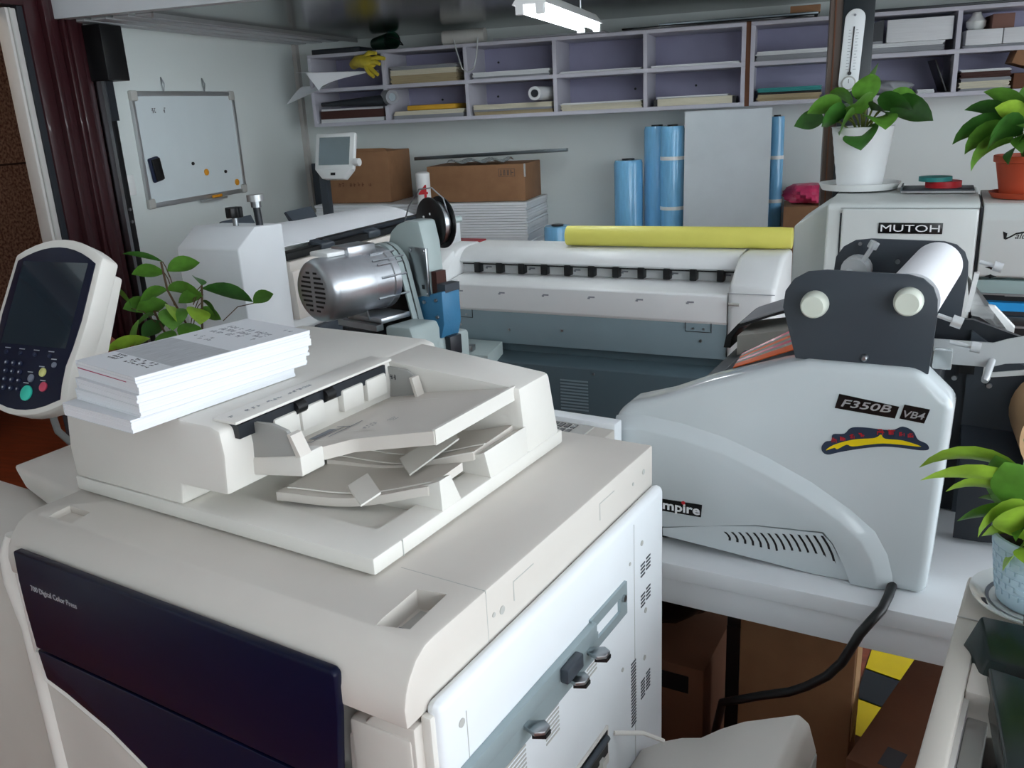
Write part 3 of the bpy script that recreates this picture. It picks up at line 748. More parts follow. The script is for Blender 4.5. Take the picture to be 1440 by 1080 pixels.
# ---- scanner lid and feeder
base = MB().box(-.797, -.147, .10, .625, 1.0435, 1.069).build('scanner_lid', 'cream_light', cp, bevel=.004)
carve(base, MB().box(-.52, -.197, .168, .48, 1.056, 1.10))
MB().box(-.79, -.155, .108, .62, 1.040, 1.0435).build('lid_gasket', 'grey_plastic', cp)
MB().box(-.1478, -.1462, .1605, .162, 1.044, 1.0685).build('lid_seam', 'grey_plastic', cp)
adf = [(-.793, 1.069), (-.795, 1.12), (-.785, 1.18), (-.772, 1.206), (-.75, 1.212), (-.432, 1.212), (-.412, 1.206), (-.408, 1.17), (-.414, 1.106), (-.515, 1.104), (-.522, 1.069)]
MB().prism(adf, 'y', .10, .62).build('feeder_housing', 'cream_light', cp, bevel=.006)
MB().hexa([(-.43, .497, 1.06), (-.149, .505, 1.045), (-.149, .625, 1.045), (-.43, .62, 1.06), (-.43, .478, 1.211), (-.149, .488, 1.187), (-.149, .59, 1.187), (-.43, .60, 1.211)]).build('rear_housing', 'cream_light', cp, bevel=.01)
MB().box(-.445, -.396, .118, .47, 1.2115, 1.2165).build('feeder_cover_lip', 'cream_light', cp, bevel=.002)
MB().box(-.43, -.40, .125, .455, 1.188, 1.2085).build('feed_gap', 'charcoal_dark', cp)
for y in (.19, .245, .34, .40): MB().box(-.412, -.396, y, y + .052, 1.158, 1.196).build('feed_roller_cover', 'cream_light', cp, bevel=.004)
for y in (.235, .30): MB().cyl((-.40, y, 1.199), (-.40, y + .02, 1.199), .010, n=12).build('feed_roller', 'black', cp)
# input tray
def ty0(x): 
    return .165 if x < -.36 else (.165 + (x + .36) / .07 * .075 if x < -.29 else .24 + (x + .29) / .127 * .03)
def tz(x): return 1.136 + .05 * ((x + .44) / .277) ** .9
def tray(u, v):
    x = -.44 + .277 * u; y = ty0(x) + (.508 - ty0(x)) * v
    return (x, y, tz(x))
tr = MB().slab(tray, 24, 6, .021).build('input_tray', 'cream', cp)
MB().slab(lambda u, v: (-.166 + .005 * u, .272 + .234 * v, 1.188), 1, 1, .024).build('tray_edge', 'cream_light', cp)
for y in (.23, .27, .43): 
    MB().add([(-.43, y, tz(-.43) + .001), (-.28, y + .01, tz(-.28) + .001), (-.28, y + .0125, tz(-.28) + .001), (-.43, y + .0025, tz(-.43) + .001)], [(0, 1, 2, 3)]).build('tray_rib', 'cream_light', cp)
def onto(u0, u1, y0, y1, dz=.0012): return [(u0, y0, tz(u0) + dz), (u1, y0, tz(u1) + dz), (u1, y1, tz(u1) + dz), (u0, y1, tz(u0) + dz)]
b = MB()
for (x0, x1, y0, y1) in ((-.365, -.362, .225, .30), (-.40, -.365, .225, .228), (-.352, -.349, .25, .33), (-.38, -.352, .30, .303), (-.385, -.37, .24, .29)): b.add(onto(x0, x1, y0, y1), [(0, 1, 2, 3)])
b.build('tray_diagram', 'ink_light', cp)
b = MB()
for k in range(10):
    a = 2 * math.pi * k / 10; b.add(onto(-.312 + .006 * math.cos(a), -.309 + .006 * math.cos(a), .30 + .013 * math.sin(a), .303 + .013 * math.sin(a)), [(0, 1, 2, 3)])
    a2 = k; b.add(onto(-.29 + .012 * (k % 3) / 2 - .006, -.288 + .012 * (k % 3) / 2 - .006, .325 + .005 * (k // 3), .329 + .005 * (k // 3)), [(0, 1, 2, 3)])
b.build('tray_symbol', 'ink_light', cp)
g1 = [(-.415, 1.146), (-.316, 1.165), (-.328, 1.19), (-.336, 1.2), (-.365, 1.206), (-.415, 1.203)]
MB().prism(g1, 'y', .154, .161).build('front_guide', 'guide_grey', cp, bevel=.001)
b = MB().prism([(-.318, 1.164), (-.309, 1.166), (-.324, 1.196), (-.331, 1.197)], 'y', .150, .172); b.build('front_guide_rim', 'cream', cp)
MB().prism([(-.416, 1.118), (-.312, 1.134), (-.312, 1.167), (-.416, 1.147)], 'y', .152, .20).build('tray_front_lip', 'cream_light', cp, bevel=.004)
MB().prism([(-.432, 1.14), (-.34, 1.152), (-.35, 1.186), (-.37, 1.197), (-.432, 1.2)], 'y', .474, .480).build('rear_guide', 'guide_grey', cp, bevel=.001)
MB().prism([(-.345, 1.152), (-.339, 1.152), (-.349, 1.188), (-.355, 1.188)], 'y', .462, .482).build('rear_guide_rim', 'cream', cp)
strokes('guide_scale', (-.428, .4735, 1.176), (1, 0, 0), (0, 0, 1), .05, .014, 'ink', cp, n=7, seed=3, th=.0004)
strokes('cover_print', (-.417, .128, 1.217), (.0, 1, 0), (-1, 0, 0), .17, .010, 'ink_light', cp, n=16, seed=4, th=.0003)
# output tray: rim blocks and sagging ribs
def oz(x): return 1.064 + .054 * max(0, (x + .40) / .255) ** 2.2
def rim(y0, y1, s0=0, s1=0):
    xs = [-.40 + .25 * k / 12 for k in range(13)]
    pts = [(x, oz(x)) for x in xs] + [(-.148, 1.05), (-.40, 1.05)]
    n = len(pts)
    M_ = MB()
    vs = [(x, y0 + (s0 * (1.118 - z)), z) for x, z in pts] + [(x, y1 + (s1 * (1.118 - z)), z) for x, z in pts]
    M_.add(vs, [tuple(range(n))[::-1], tuple(range(n, 2 * n))] + [(i, (i + 1) % n, n + (i + 1) % n, n + i) for i in range(n)])
    return M_
rim(.258, .284, 0, .45).build('output_rim', 'cream_light', cp, bevel=.001)
rim(.376, .505, .25, 0).build('output_rim', 'cream_light', cp, bevel=.001)
def terrace(yl, yr, y1, dz, sag):
    def fz(u): return 1.078 + dz + .026 * u - sag * math.sin(math.pi * u) ** 1.3
    return MB().slab(lambda u, v: (-.41 + .24 * u, (yl + (yr - yl) * u) * (1 - v) + y1 * v, fz(u) + .004 * v), 20, 3, .014)
terrace(.185, .255, .345, .0, .014).build('output_terrace', 'cream', cp)
terrace(.30, .375, .50, .010, .016).build('output_terrace', 'cream', cp)
MB().slab(lambda u, v: (-.40 + .235 * u, .315 + .05 * u + .003 * v, 1.0925 + .026 * u - .016 * math.sin(math.pi * u) ** 1.3), 16, 1, .002).build('output_rib', 'cream_light', cp)
MB().slab(lambda u, v: (-.40 + .235 * u, .35 + .05 * u + .003 * v, 1.094 + .026 * u - .016 * math.sin(math.pi * u) ** 1.3), 16, 1, .002).build('output_rib', 'cream_light', cp)
MB().slab(lambda u, v: (-.40 + .235 * u, .20 + .07 * u + .003 * v, 1.0825 + .026 * u - .014 * math.sin(math.pi * u) ** 1.3), 16, 1, .002).build('output_rib', 'cream_light', cp)
for q in ([(-.292, .219, 1.098), (-.230, .176, 1.097), (-.222, .212, 1.104), (-.284, .256, 1.105)], [(-.285, .334, 1.099), (-.232, .292, 1.098), (-.222, .412, 1.116), (-.262, .444, 1.116)]):
    MB().slab(lambda u, v, q=q: tuple(Vector(q[0]).lerp(Vector(q[1]), u).lerp(Vector(q[3]).lerp(Vector(q[2]), u), v)), 4, 4, .003).build('paper_flap', 'cream_light', cp)
MB().box(-.30, -.15, .30, .372, 1.056, 1.062).build('notch_floor', 'cream_shade', cp)
MB().box(-.172, -.16, .335, .372, 1.062, 1.066).build('notch_mark', 'grey_plastic', cp)

# ---- control panel on its arm
ctl = MB(); rzc = R(6.7); tl = R(30.08)
CM = Matrix.Translation((-1.262, .377, 1.272)) @ Matrix.Rotation(rzc, 4, 'Z') @ Matrix.Rotation(R(90) - tl, 4, 'X')   # x right, y up the panel, z towards the user
def arc_(w, zt, ze, n=10): return [(-w + 2 * w * k / n, ze + (zt - ze) * (1 - (2 * k / n - 1) ** 2)) for k in range(n + 1)]
outl = arc_(.135, .148, .108) + [(.138, -.03), (.134, -.09), (.128, -.13), (.132, -.17), (.14, -.205)] + [(-x, z) for x, z in arc_(.125, -.244, -.212, 8)] + [(-.14, -.205), (-.132, -.17), (-.128, -.13), (-.134, -.09), (-.138, -.03)]
ctl_o = MB().prism(outl, 'z', -.045, .0).build('control_panel', 'cream_light', cp, bevel=.006, xf=CM)
inn = arc_(.120, .128, .094) + [(.123, -.03), (.118, -.09), (.111, -.13), (.114, -.17), (.12, -.20)] + [(-x, z) for x, z in arc_(.11, -.232, -.204, 8)] + [(-.12, -.20), (-.114, -.17), (-.111, -.13), (-.118, -.09), (-.123, -.03)]
MB().prism(inn, 'z', -.002, .002).build('panel_face', 'navy', ctl_o, bevel=.001, xf=CM)
MB().prism([(-.1, .0935), (.1, .0935), (.1, -.0935), (-.1, -.0935)], 'z', .001, .0028).build('touch_screen', 'screen_glass', ctl_o, xf=CM)
MB().prism([(-.11, .09), (.11, .09), (.13, -.15), (-.13, -.15)], 'z', -.085, -.045).build('rear_housing', 'cream_light', ctl_o, bevel=.006, xf=CM)
MB().prism([(-.08, .06), (.08, .06), (.09, -.12), (-.09, -.12)], 'z', -.11, -.085).build('rear_cover', 'cream_light', ctl_o, bevel=.006, xf=CM)
def btn(x, y, r, m, name='button'): MB().revolve((x, y, .0015), (x, y, .006), [(r, 0), (r, .7), (r * .8, 1)], 18).build(name, m, ctl_o, xf=CM)
btn(.02, -.195, .0165, 'btn_green', 'start_button'); btn(.065, -.178, .0105, 'btn_red', 'stop_button'); btn(.052, -.148, .0095, 'btn_yellow', 'clear_button'); btn(.022, -.163, .0085, 'btn_grey'); btn(.08, -.13, .006, 'btn_grey')
for k in range(4):
    for j in range(3): btn(-.055 + .022 * j + .004 * k - .01, -.135 - .018 * k, .0055, 'marker_blue', 'key')
for j in range(4): btn(-.075 + .045 * j, -.112, .0045, 'marker_blue', 'key')
b = MB()
for j in range(4): b.box(-.083 + .045 * j, -.066 + .045 * j, -.1035, -.1015, .0015, .0024)
for x, y in ((.074, -.118), (.044, -.136), (.014, -.150), (.058, -.165), (.01, -.174)): b.box(x - .008, x + .008, y - .001, y + .001, .0015, .0024)
for k in range(4):
    for j in range(3): b.box(-.057 + .022 * j + .004 * k - .01, -.053 + .022 * j + .004 * k - .01, -.137 - .018 * k, -.133 - .018 * k, .005, .0064)
b.build('key_legend', 'chrome_text', ctl_o, xf=CM)['kind'] = 'stuff'
MB().tube([(-1.2, .46, 1.12), (-1.12, .56, 1.02), (-.95, .60, .985), (-.78, .60, .98)], .022, 12).build('panel_arm', 'cream_light', cp)
MB().tube([(-1.31, .36, 1.08), (-1.325, .375, 1.03), (-1.331, .38, .997), (-1.325, .38, .97), (-1.285, .38, .95), (-1.2, .385, .945), (-1.0, .39, .95)], .008, 10).build('panel_cable', 'cable_grey', cp)

# ================================================================ book stack on the feeder
def loc_cp(x, y): 
    v = Matrix.Rotation(R(-14.3), 3, 'Z') @ Vector((x, y, 0)); return v.x - .377, v.y + .777
z = 1.2135
bk = [(.0195, -.505, .030, -3, 'lowest thick white book of the pile on the feeder, sticking out furthest'), (.0175, -.499, .043, -5.5, 'second book from the bottom of the white pile on the feeder'), (.0165, -.496, .040, -7, 'third white book from the bottom of the pile on the feeder'),
      (.0155, -.494, .044, -7.5, 'white book with a magenta edge second from the top of the pile'), (.0045, -.494, .042, -7.8, 'thin white booklet just below the topmost book'), (.0052, -.494, .041, -8, 'topmost white booklet with grey photo band on its cover')]
for i, (h, x, y, a, lb) in enumerate(bk):
    X_, Y_ = loc_cp(x, y)
    t = thing('book', lb, 'book', (X_, Y_, z), -14.3 + a, 'white books piled on the feeder')
    b = MB(); n = max(2, int(h / .0022))
    rnd = random.Random(i)
    for k in range(n):
        e = rnd.uniform(-.0008, .0008); b.box(-.172 + e, 0 + e, e, .30 + e, .0006 + k * (h - .0012) / n, .0006 + (k + 1) * (h - .0012) / n - .0001)
    b.build('page_block', 'paper', t)
    MB().box(-.1735, .0005, -.0005, .3005, 0, .0007).build('back_cover', 'paper_cover', t)
    MB().box(-.1735, .0005, -.0005, .3005, h - .0007, h).build('front_cover', 'paper_cover', t)
    MB().box(-.1742, -.1735, -.0005, .3005, 0, h).build('spine', 'paper_cover', t)
    if i == 3: MB().box(-.172, -.03, -.0012, -.0004, h - .0016, h - .0002).build('magenta_edge', 'magenta', t)
    if i == 5:
        MB().box(-.170, -.002, .06, .155, h, h + .0002).build('cover_photo', 'cover_grey', t)
        strokes('cover_title', (-.15, .17, h), (1, .05, 0), (0, 1, 0), .06, .022, 'ink_light', t, rows=2, n=7, seed=31, th=.0003)
        strokes('cover_lines', (-.15, .21, h), (1, 0, 0), (0, 1, 0), .12, .05, 'ink_light', t, rows=3, n=14, seed=32, th=.0003)
        strokes('cover_corner', (-.04, .275, h), (1, 0, 0), (0, 1, 0), .03, .012, 'ink_light', t, n=4, seed=33, th=.0003)
        strokes('cover_footer', (-.15, .035, h), (1, 0, 0), (0, 1, 0), .03, .024, 'ink', t, rows=3, n=4, seed=34, th=.0003, fill=1)
        strokes('cover_footer', (-.10, .035, h), (1, 0, 0), (0, 1, 0), .07, .024, 'ink', t, rows=3, n=6, seed=35, th=.0003)
    z += h + .0003
# ================================================================ white table with the laminator
LR = -12
tb = thing('white_table', 'white table carrying the laminator', 'table', (.266, 1.504, 0), LR)
MB().box(-.70, .62, -.055, .60, .715, .75).build('table_top', 'white_panel', tb, bevel=.003)
MB().box(-.68, .60, -.045, -.02, .655, .715).build('front_rail', 'white_panel', tb, bevel=.002)
MB().box(-.68, .60, .56, .585, .655, .715).build('rear_rail', 'white_panel', tb, bevel=.002)
for x in (-.68, .56):
    for y in (-.045, .545): MB().box(x, x + .04, y, y + .04, 0, .655).build('leg', 'white_panel', tb, bevel=.002)

lm = thing('roll_laminator', 'glossy white roll laminator with dark grey roll holder plates on the table', 'laminator', (.266, 1.504, .75), LR)
side = [(.0, .0), (.004, .08), (.010, .24), (.014, .365), (-.044, .420), (-.225, .420), (-.275, .405), (-.40, .362), (-.49, .322), (-.565, .298), (-.590, .278), (-.600, .245), (-.597, .19), (-.56, .10), (-.50, .035), (-.15, .002), (-.11, 0)]
sc = MB().prism(side, 'y', .014, .10).build('side_cover', 'lamin_white', lm, bevel=.017, seg=4)
# raised belly with a sloping shoulder band
arcA = [(-.592, .272), (-.53, .280), (-.45, .272), (-.367, .255), (-.285, .226), (-.205, .190), (-.135, .148), (-.09, .112), (-.066, .07), (-.055, .03), (-.052, .003)]
arcB = [(-.590, .246), (-.53, .252), (-.45, .243), (-.367, .226), (-.29, .198), (-.215, .164), (-.15, .126), (-.112, .093), (-.091, .058), (-.082, .026), (-.079, .003)]
tail = [(-.125, .003), (-.140, .04), (-.160, .078), (-.178, .098), (-.30, .088), (-.49, .046), (-.56, .11), (-.585, .18)]
bl = MB(); n1 = len(arcA)
A3 = [(x, .0142, z) for x, z in arcA]; B3 = [(x, .0, z) for x, z in arcB]; T3 = [(x, .0, z) for x, z in tail]; TB = [(x, .0142, z) for x, z in tail]
bl.add(A3 + B3, [(k, k + 1, n1 + k + 1, n1 + k) for k in range(n1 - 1)])
ring = B3 + T3; bl.add(ring, [tuple(range(len(ring)))])
back = A3 + TB; bl.add(back, [tuple(range(len(back)))[::-1]])
seq = [B3[-1]] + T3 + [B3[0]]; seqb = [A3[-1]] + TB + [A3[0]]
for k in range(len(seq) - 1): bl.add([seq[k], seq[k + 1], seqb[k + 1], seqb[k]], [(0, 1, 2, 3)])
bl.build('side_belly', 'lamin_white', lm, bevel=.0025, seg=2)
# inclined vent panel
def vy(x, z):
    top = .046 + (.098 - .046) * min(1, max(0, (x + .49) / .19)) if x < -.178 else .098
    return .002 + .012 * max(0, min(1, (top - z) / .08))
vt = [(-.488, .044), (-.40, .066), (-.30, .085), (-.18, .095), (-.162, .076), (-.142, .038), (-.127, .004)]
vb = [(-.488, .026), (-.40, .018), (-.30, .009), (-.20, -.002 + .004), (-.17, .002), (-.15, .002), (-.135, .002)]
vm = MB(); vs_ = [(x, vy(x, z), z) for x, z in vt] + [(x, vy(x, z), z) for x, z in vb]; k_ = len(vt)
vs_ += [(x, .016, z) for x, y, z in vs_]
fs_ = [(k, k + 1, k_ + k + 1, k_ + k) for k in range(k_ - 1)] + [(2 * k_ + k + 1, 2 * k_ + k, 3 * k_ + k, 3 * k_ + k + 1) for k in range(k_ - 1)]
fs_ += [(k_ + k, k_ + k + 1, 3 * k_ + k + 1, 3 * k_ + k) for k in range(k_ - 1)] + [(k + 1, k, 2 * k_ + k, 2 * k_ + k + 1) for k in range(k_ - 1)] + [(0, k_, 3 * k_, 2 * k_), (k_ - 1, 3 * k_ - 1, 4 * k_ - 1, 2 * k_ - 1)]
vm.add(vs_, fs_); vm.build('vent_panel', 'lamin_white', lm)
for k in range(14):
    t = k / 13; x0 = -.361 + t * .181; z0 = .060 + t * .030; x1 = -.352 + t * .197; z1 = .042 - t * .010
    pts = [(x0 + (x1 - x0) * q_ + .004 * math.sin(math.pi * q_), z0 + (z1 - z0) * q_) for q_ in (0, .33, .66, 1)]
    b = MB(); w = .0022
    for a, c in zip(pts[:-1], pts[1:]):
        ya, yc = vy(*a), vy(*c)
        b.hexa([(a[0] - w, ya - .0012, a[1]), (a[0] + w, ya - .0012, a[1]), (a[0] + w, ya + .003, a[1]), (a[0] - w, ya + .003, a[1]), (c[0] - w, yc - .0012, c[1]), (c[0] + w, yc - .0012, c[1]), (c[0] + w, yc + .003, c[1]), (c[0] - w, yc + .003, c[1])])
    b.build('vent_slot', 'black', lm)
MB().box(-.58, -.02, .03, .42, .012, .03).build('base_plate', 'charcoal_dark', lm)
for x in (-.5, -.08):
    for y in (.06, .38): MB().cyl((x, y, 0), (x, y, .014), .015, n=14).build('rubber_foot', 'black', lm)
# badges
def badge(name, pts, m, lab, x, z, size, width, sh=0.25):
    o = MB().prism(pts, 'y', .0128, .015).build(name, 'badge_black', lm)
    text(name + '_text', lab, size, (x, .0126, z), (1, 0, -.03), (0, 0, 1), m, o, ext=.0006, width=width, shear=sh, bold=.0002)
    return o
badge('model_badge', [(-.174, .338), (-.075, .331), (-.070, .353), (-.168, .365)], 'chrome_text', 'F350B', -.164, .343, .019, .082)
badge('version_badge', [(-.068, .332), (-.029, .328), (-.022, .354), (-.062, .358)], 'chrome_text', 'VB4', -.062, .336, .017, .033)
eb = MB().prism([(-.508, .084), (-.408, .085), (-.406, .112), (-.506, .110)], 'y', -.0012, .001).build('brand_badge', 'badge_black', lm)
text('brand_text', 'Empire', .027, (-.502, -.0014, .0895), (1, 0, 0), (0, 0, 1), 'text_white', eb, ext=.0006, width=.092, bold=.0006)
MB().cyl((-.444, -.0014, .110), (-.444, -.002, .110), .004, n=10).build('brand_dot', 'red', eb)
# brush sticker
stk = [(-.19, .252), (-.192, .262), (-.186, .272), (-.176, .276), (-.174, .288), (-.155, .292), (-.145, .304), (-.125, .308), (-.08, .309), (-.062, .318), (-.045, .312), (-.036, .298), (-.022, .292), (-.018, .283), (-.03, .279), (-.06, .279), (-.09, .277), (-.125, .268), (-.16, .256), (-.18, .248)]
st = MB().prism(smooth(stk), 'y', .0130, .015).build('brush_sticker', 'sticker_navy', lm)
yel = [(-.184, .256), (-.172, .268), (-.14, .283), (-.105, .291), (-.095, .299), (-.088, .292), (-.06, .293), (-.03, .286), (-.06, .285), (-.09, .283), (-.115, .277), (-.14, .270), (-.15, .272), (-.165, .261), (-.17, .263)]
MB().prism(smooth(yel, 3), 'y', .0124, .0132).build('brush_stroke', 'sticker_yellow', st)
for k, (x, z, s_) in enumerate(((-.176, .272, .012), (-.161, .278, .011), (-.146, .284, .011), (-.131, .289, .012), (-.102, .297, .015), (-.084, .300, .015), (-.066, .300, .011), (-.052, .299, .012))):
    strokes('brush_glyph', (x, .0122, z), (1, 0, .1), (0, 0, 1), s_, s_, 'red', st, n=1, seed=50 + k, th=.0004, fill=1)
    strokes('brush_glyph', (x, .0122, z), (1, 0, .1), (0, 0, 1), s_, s_, 'red', st, n=1, seed=70 + k, th=.0004, fill=1)
# body between the sides
MB().box(-.40, -.02, .085, .41, .06, .36).build('chassis', 'charcoal_dark', lm, bevel=.005)
farp = [(.02, .0), (.16, 0), (.17, .30), (.11, .39), (.02, .42), (-.26, .42), (-.42, .36), (-.42, 0)]
fo = MB().prism(farp, 'y', .41, .425).build('far_side_plate', 'charcoal_dark', lm)
MB().prism([(.02, .0), (.20, 0), (.205, .32), (.13, .33), (.075, .36), (.02, .40)], 'y', .40, .41).build('far_cover_edge', 'charcoal', lm)
MB().prism([(.0, .50), (.012, .43), (.035, .442), (.056, .44), (.095, .40), (.095, .378), (.078, .380), (.05, .415), (.015, .42)], 'y', .45, .47).build('far_white_bracket', 'white_plastic', lm, bevel=.003)
MB().prism([(.0125, .51), (.022, .51), (.012, .43), (.003, .43)], 'y', .436, .452).build('far_white_strip', 'white_plastic', lm)
b = MB(); b.prism([(.050, .352), (.058, .352), (.056, .318), (.048, .305)], 'y', .396, .40); b.prism([(.048, .305), (.056, .316), (.19, .342), (.19, .330)], 'y', .396, .40)
b.build('window_trim', 'white_plastic', lm)
MB().prism([(.005, .31), (.033, .31), (.033, .335), (.005, .335)], 'y', .396, .40).build('cutout', 'black', lm)
for x, z in ((.062, .29), (.14, .302), (-.002, .30), (.055, .16), (.03, .345), (-.012, .34)):
    MB().revolve((x, .397, z), (x, .392, z), [(.006, 0), (.005, 1)], 10).build('bolt', 'steel', lm)
# steel deflector
MB().prism([(-.045, .335), (-.045, .385), (.06, .385), (.085, .395), (.20, .43), (.20, .36), (.085, .345), (.06, .335)], 'y', .372, .376).build('deflector_plate', 'bright_steel', lm)
MB().cyl((.062, .37, .35), (.055, .33, .325), .007, n=12).build('deflector_pin', 'bright_steel', lm)
MB().revolve((.055, .33, .325), (.053, .322, .32), [(.008, 0), (.006, 1)], 12).build('pin_head', 'bright_steel', lm)
# dark output guide plate and kraft roll
MB().hexa([(.03, .26, .13), (.30, .23, .13), (.30, .43, .19), (.02, .40, .19), (.03, .255, .14), (.30, .225, .14), (.30, .43, .20), (.02, .40, .20)]).build('exit_guide', 'charcoal', lm, bevel=.002)
MB().hexa([(.03, .25, .012), (.075, .25, .012), (.30, .29, .012), (.03, .3, .012), (.03, .25, .135), (.30, .22, .135), (.30, .24, .135), (.03, .27, .135)]).build('guide_skirt', 'charcoal_dark', lm)
MB().revolve((.21, .245, .245), (.19, .39, .255), [(.02, 0), (.09, 0), (.09, 1), (.02, 1)], 32).build('kraft_film_roll', 'kraft_roll', lm)
MB().cyl((.212, .232, .2445), (.187, .42, .257), .018, n=16).build('roll_shaft', 'charcoal_dark', lm)
# roll holder plates
near = [(-.249, .418), (-.275, .51), (-.272, .54), (-.258, .562), (-.235, .576), (-.204, .580), (-.075, .578), (-.052, .572), (-.036, .558), (-.028, .538), (-.026, .51), (-.031, .41)]
MB().prism(near, 'y', .03, .036).build('holder_plate', 'charcoal', lm, bevel=.001)
MB().prism([(x + (.028 if x > -.15 else .02), z - .004) for x, z in near], 'y', .425, .431).build('holder_plate', 'charcoal', lm, bevel=.001)
def capk(x, z):
    MB().revolve((x, .03, z), (x, .003, z), [(.0235, 0), (.0235, .25), (.0225, .6), (.0205, .92), (.018, 1)], 32).build('knob_cap', 'ivory_cap', lm)
capk(-.220, .520); capk(-.071, .534)
MB().cyl((-.220, .036, .520), (-.212, .425, .516), .008, n=14).build('shaft', 'bright_steel', lm)
MB().cyl((-.071, .036, .534), (-.055, .425, .530), .008, n=14).build('shaft', 'bright_steel', lm)
MB().revolve((-.071, .045, .531), (-.055, .40, .529), [(.03, 0), (.047, 0), (.047, 1), (.02, 1)], 36).build('film_roll', 'paper', lm)
MB().revolve((-.205, .355, .518), (-.204, .40, .517), [(.018, 0), (.026, 0), (.026, .5), (.03, .5), (.03, 1)], 20).build('brake_collar', 'bright_steel', lm)
MB().cyl((-.195, .37, .53), (-.175, .37, .566), .005, n=12).build('brake_screw', 'bright_steel', lm)
MB().cyl((-.176, .37, .565), (-.170, .37, .578), .010, n=12).build('brake_screw_head', 'bright_steel', lm)
for p, q in (((-.026, .033, .512), (-.004, .033, .505)), ((-.01, .20, .425), (.025, .20, .42)), ((.02, .428, .535), (.045, .428, .528))):
    MB().cyl(p, q, .004, n=10).build('clamp_screw', 'bright_steel', lm)
    d = (Vector(q) - Vector(p)).normalized()
    MB().cyl(q, Vector(q) + d * .016, .010, n=12).build('clamp_screw_head', 'bright_steel', lm)
MB().box(-.03, .0, .10, .12, .40, .435).build('clear_bracket', 'clear_plastic', lm, bevel=.003)
MB().revolve((-.133, .03, .43), (-.133, .022, .43), [(.007, 0), (.006, .6), (.003, 1)], 14).build('plate_bolt', 'steel', lm)
MB().cyl((-.205, .425, .565), (-.205, .42, .565), .004, n=8).build('plate_screw', 'steel', lm)
MB().cyl((-.13, .425, .53), (-.13, .42, .53), .005, n=8).build('plate_screw', 'steel', lm)
# feed side
gd = [(-.455, .35), (-.45, .375), (-.425, .405), (-.36, .430), (-.25, .470), (-.25, .462), (-.36, .424), (-.42, .398), (-.438, .372), (-.44, .35)]
MB().prism(gd, 'y', .30, .46).build('feed_guard', 'black', lm)
MB().slab(lambda u, v: (-.42 + .165 * u, .30 + .16 * v, .408 + .066 * u), 6, 1, .003).build('guard_top', 'grey_paper', lm)
MB().slab(lambda u, v: (-.44 + .22 * u, .07 + .34 * v, .336 + .05 * u), 2, 2, .004).build('feed_table', 'charcoal', lm)
fb = thing('grey_carton', 'small grey carton lying on the laminator feed table', 'box', (.266, 1.504, .75), LR)
MB().hexa([(-.415, .26, .347), (-.26, .26, .382), (-.26, .40, .382), (-.415, .40, .347), (-.415, .26, .389), (-.26, .26, .42), (-.26, .40, .42), (-.415, .40, .389)]).build('carton', 'grey_card', fb)
oc = thing('striped_card', 'orange and red striped card leaning on the laminator feed table', 'card', (.266, 1.504, .75), LR)
def cd(u, v): return Vector((-.385 + .14 * u, .12 + .01 * u + .07 * v, .362 + .056 * u + .036 * v * (.3 + .7 * u)))
for k in range(8):
    v0, v1 = k / 8, (k + 1) / 8
    MB().slab(lambda u, v: cd(u, v0 + (v1 - v0) * v), 3, 1, .002).build('stripe', ('orange_card', 'orange_card', 'grey_card', 'btn_red', 'grey_card', 'orange_card', 'grey_card', 'btn_red')[k], oc)
pw = MB().tube([(.215, 1.53, .76), (.205, 1.49, .760), (.19, 1.445, .758), (.172, 1.425, .745), (.155, 1.42, .72), (.143, 1.42, .69), (.130, 1.425, .655), (.108, 1.43, .62), (.075, 1.44, .585), (.045, 1.45, .56), (.0, 1.47, .53), (-.045, 1.5, .49), (-.08, 1.55, .44), (-.1, 1.6, .30), (-.11, 1.65, .02)], .0085, 10).build('power_cable', 'black')
tag(pw, 'thick black power cable running from the laminator over the table edge', 'cable')

# ================================================================ wide printer in the middle
pr = thing('wide_printer', 'wide white and grey-blue plotter printer with row of black pinch rollers', 'printer', (0, 3.2, 0), -9)
X0, X1 = -1.40, -.19
MB().prism([(.15, .996), (.165, 1.02), (.20, 1.043), (.24, 1.05), (.42, 1.05), (.42, .97), (.17, .985)], 'x', X0, X1).build('top_cover', 'plotter_white', pr, bevel=.006)
MB().box(X0, X1, .19, .42, .70, .985).build('inner_wall', 'plotter_white', pr)
MB().prism([(0, .826), (0, .924), (.01, .93), (.15, .943), (.19, .945), (.19, .80), (.02, .80)], 'x', X0 + .01, X1 - .003).build('front_apron', 'plotter_white', pr, bevel=.004)
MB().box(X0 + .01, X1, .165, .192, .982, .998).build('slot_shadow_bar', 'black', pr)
for k in range(11):
    x = X0 + .085 + k * (X1 - X0 - .15) / 10
    b = MB().box(x - .0135, x + .0135, .15, .19, .948, .992); b.build('pinch_roller', 'black', pr, bevel=.003)
def mark(x, y, z):
    b = MB(); b.box(x - .012, x + .014, y - .001, y, z, z + .006); b.box(x - .016, x - .006, y - .001, y, z - .005, z + .001); b.build('apron_mark', 'ink_light', pr)
for k in range(6): mark(X0 + .08 + k * (X1 - X0 - .22) / 5, 0, .895)
for k in range(6): mark(X0 + .125 + k * (X1 - X0 - .17) / 5, .189, .965)
MB().box(X0 + .01, X1 - .003, .008, .20, .68, .824).build('grey_panel', 'plotter_grey', pr, bevel=.003)
MB().box(X0 + .02, X1, .03, .2, .64, .68).build('recess_bar', 'plotter_dark', pr)
MB().prism([(-.06, .62), (.03, .645), (.35, .645), (.35, .1), (-.06, .1)], 'x', X0 + .03, X1 - .02).build('lower_body', 'plotter_dark', pr, bevel=.004)
for k in range(10):
    MB().box(-.845, -.725, -.0635, -.0595, .44 + k * .0135, .446 + k * .0135).build('louvre', 'plotter_grey', pr)
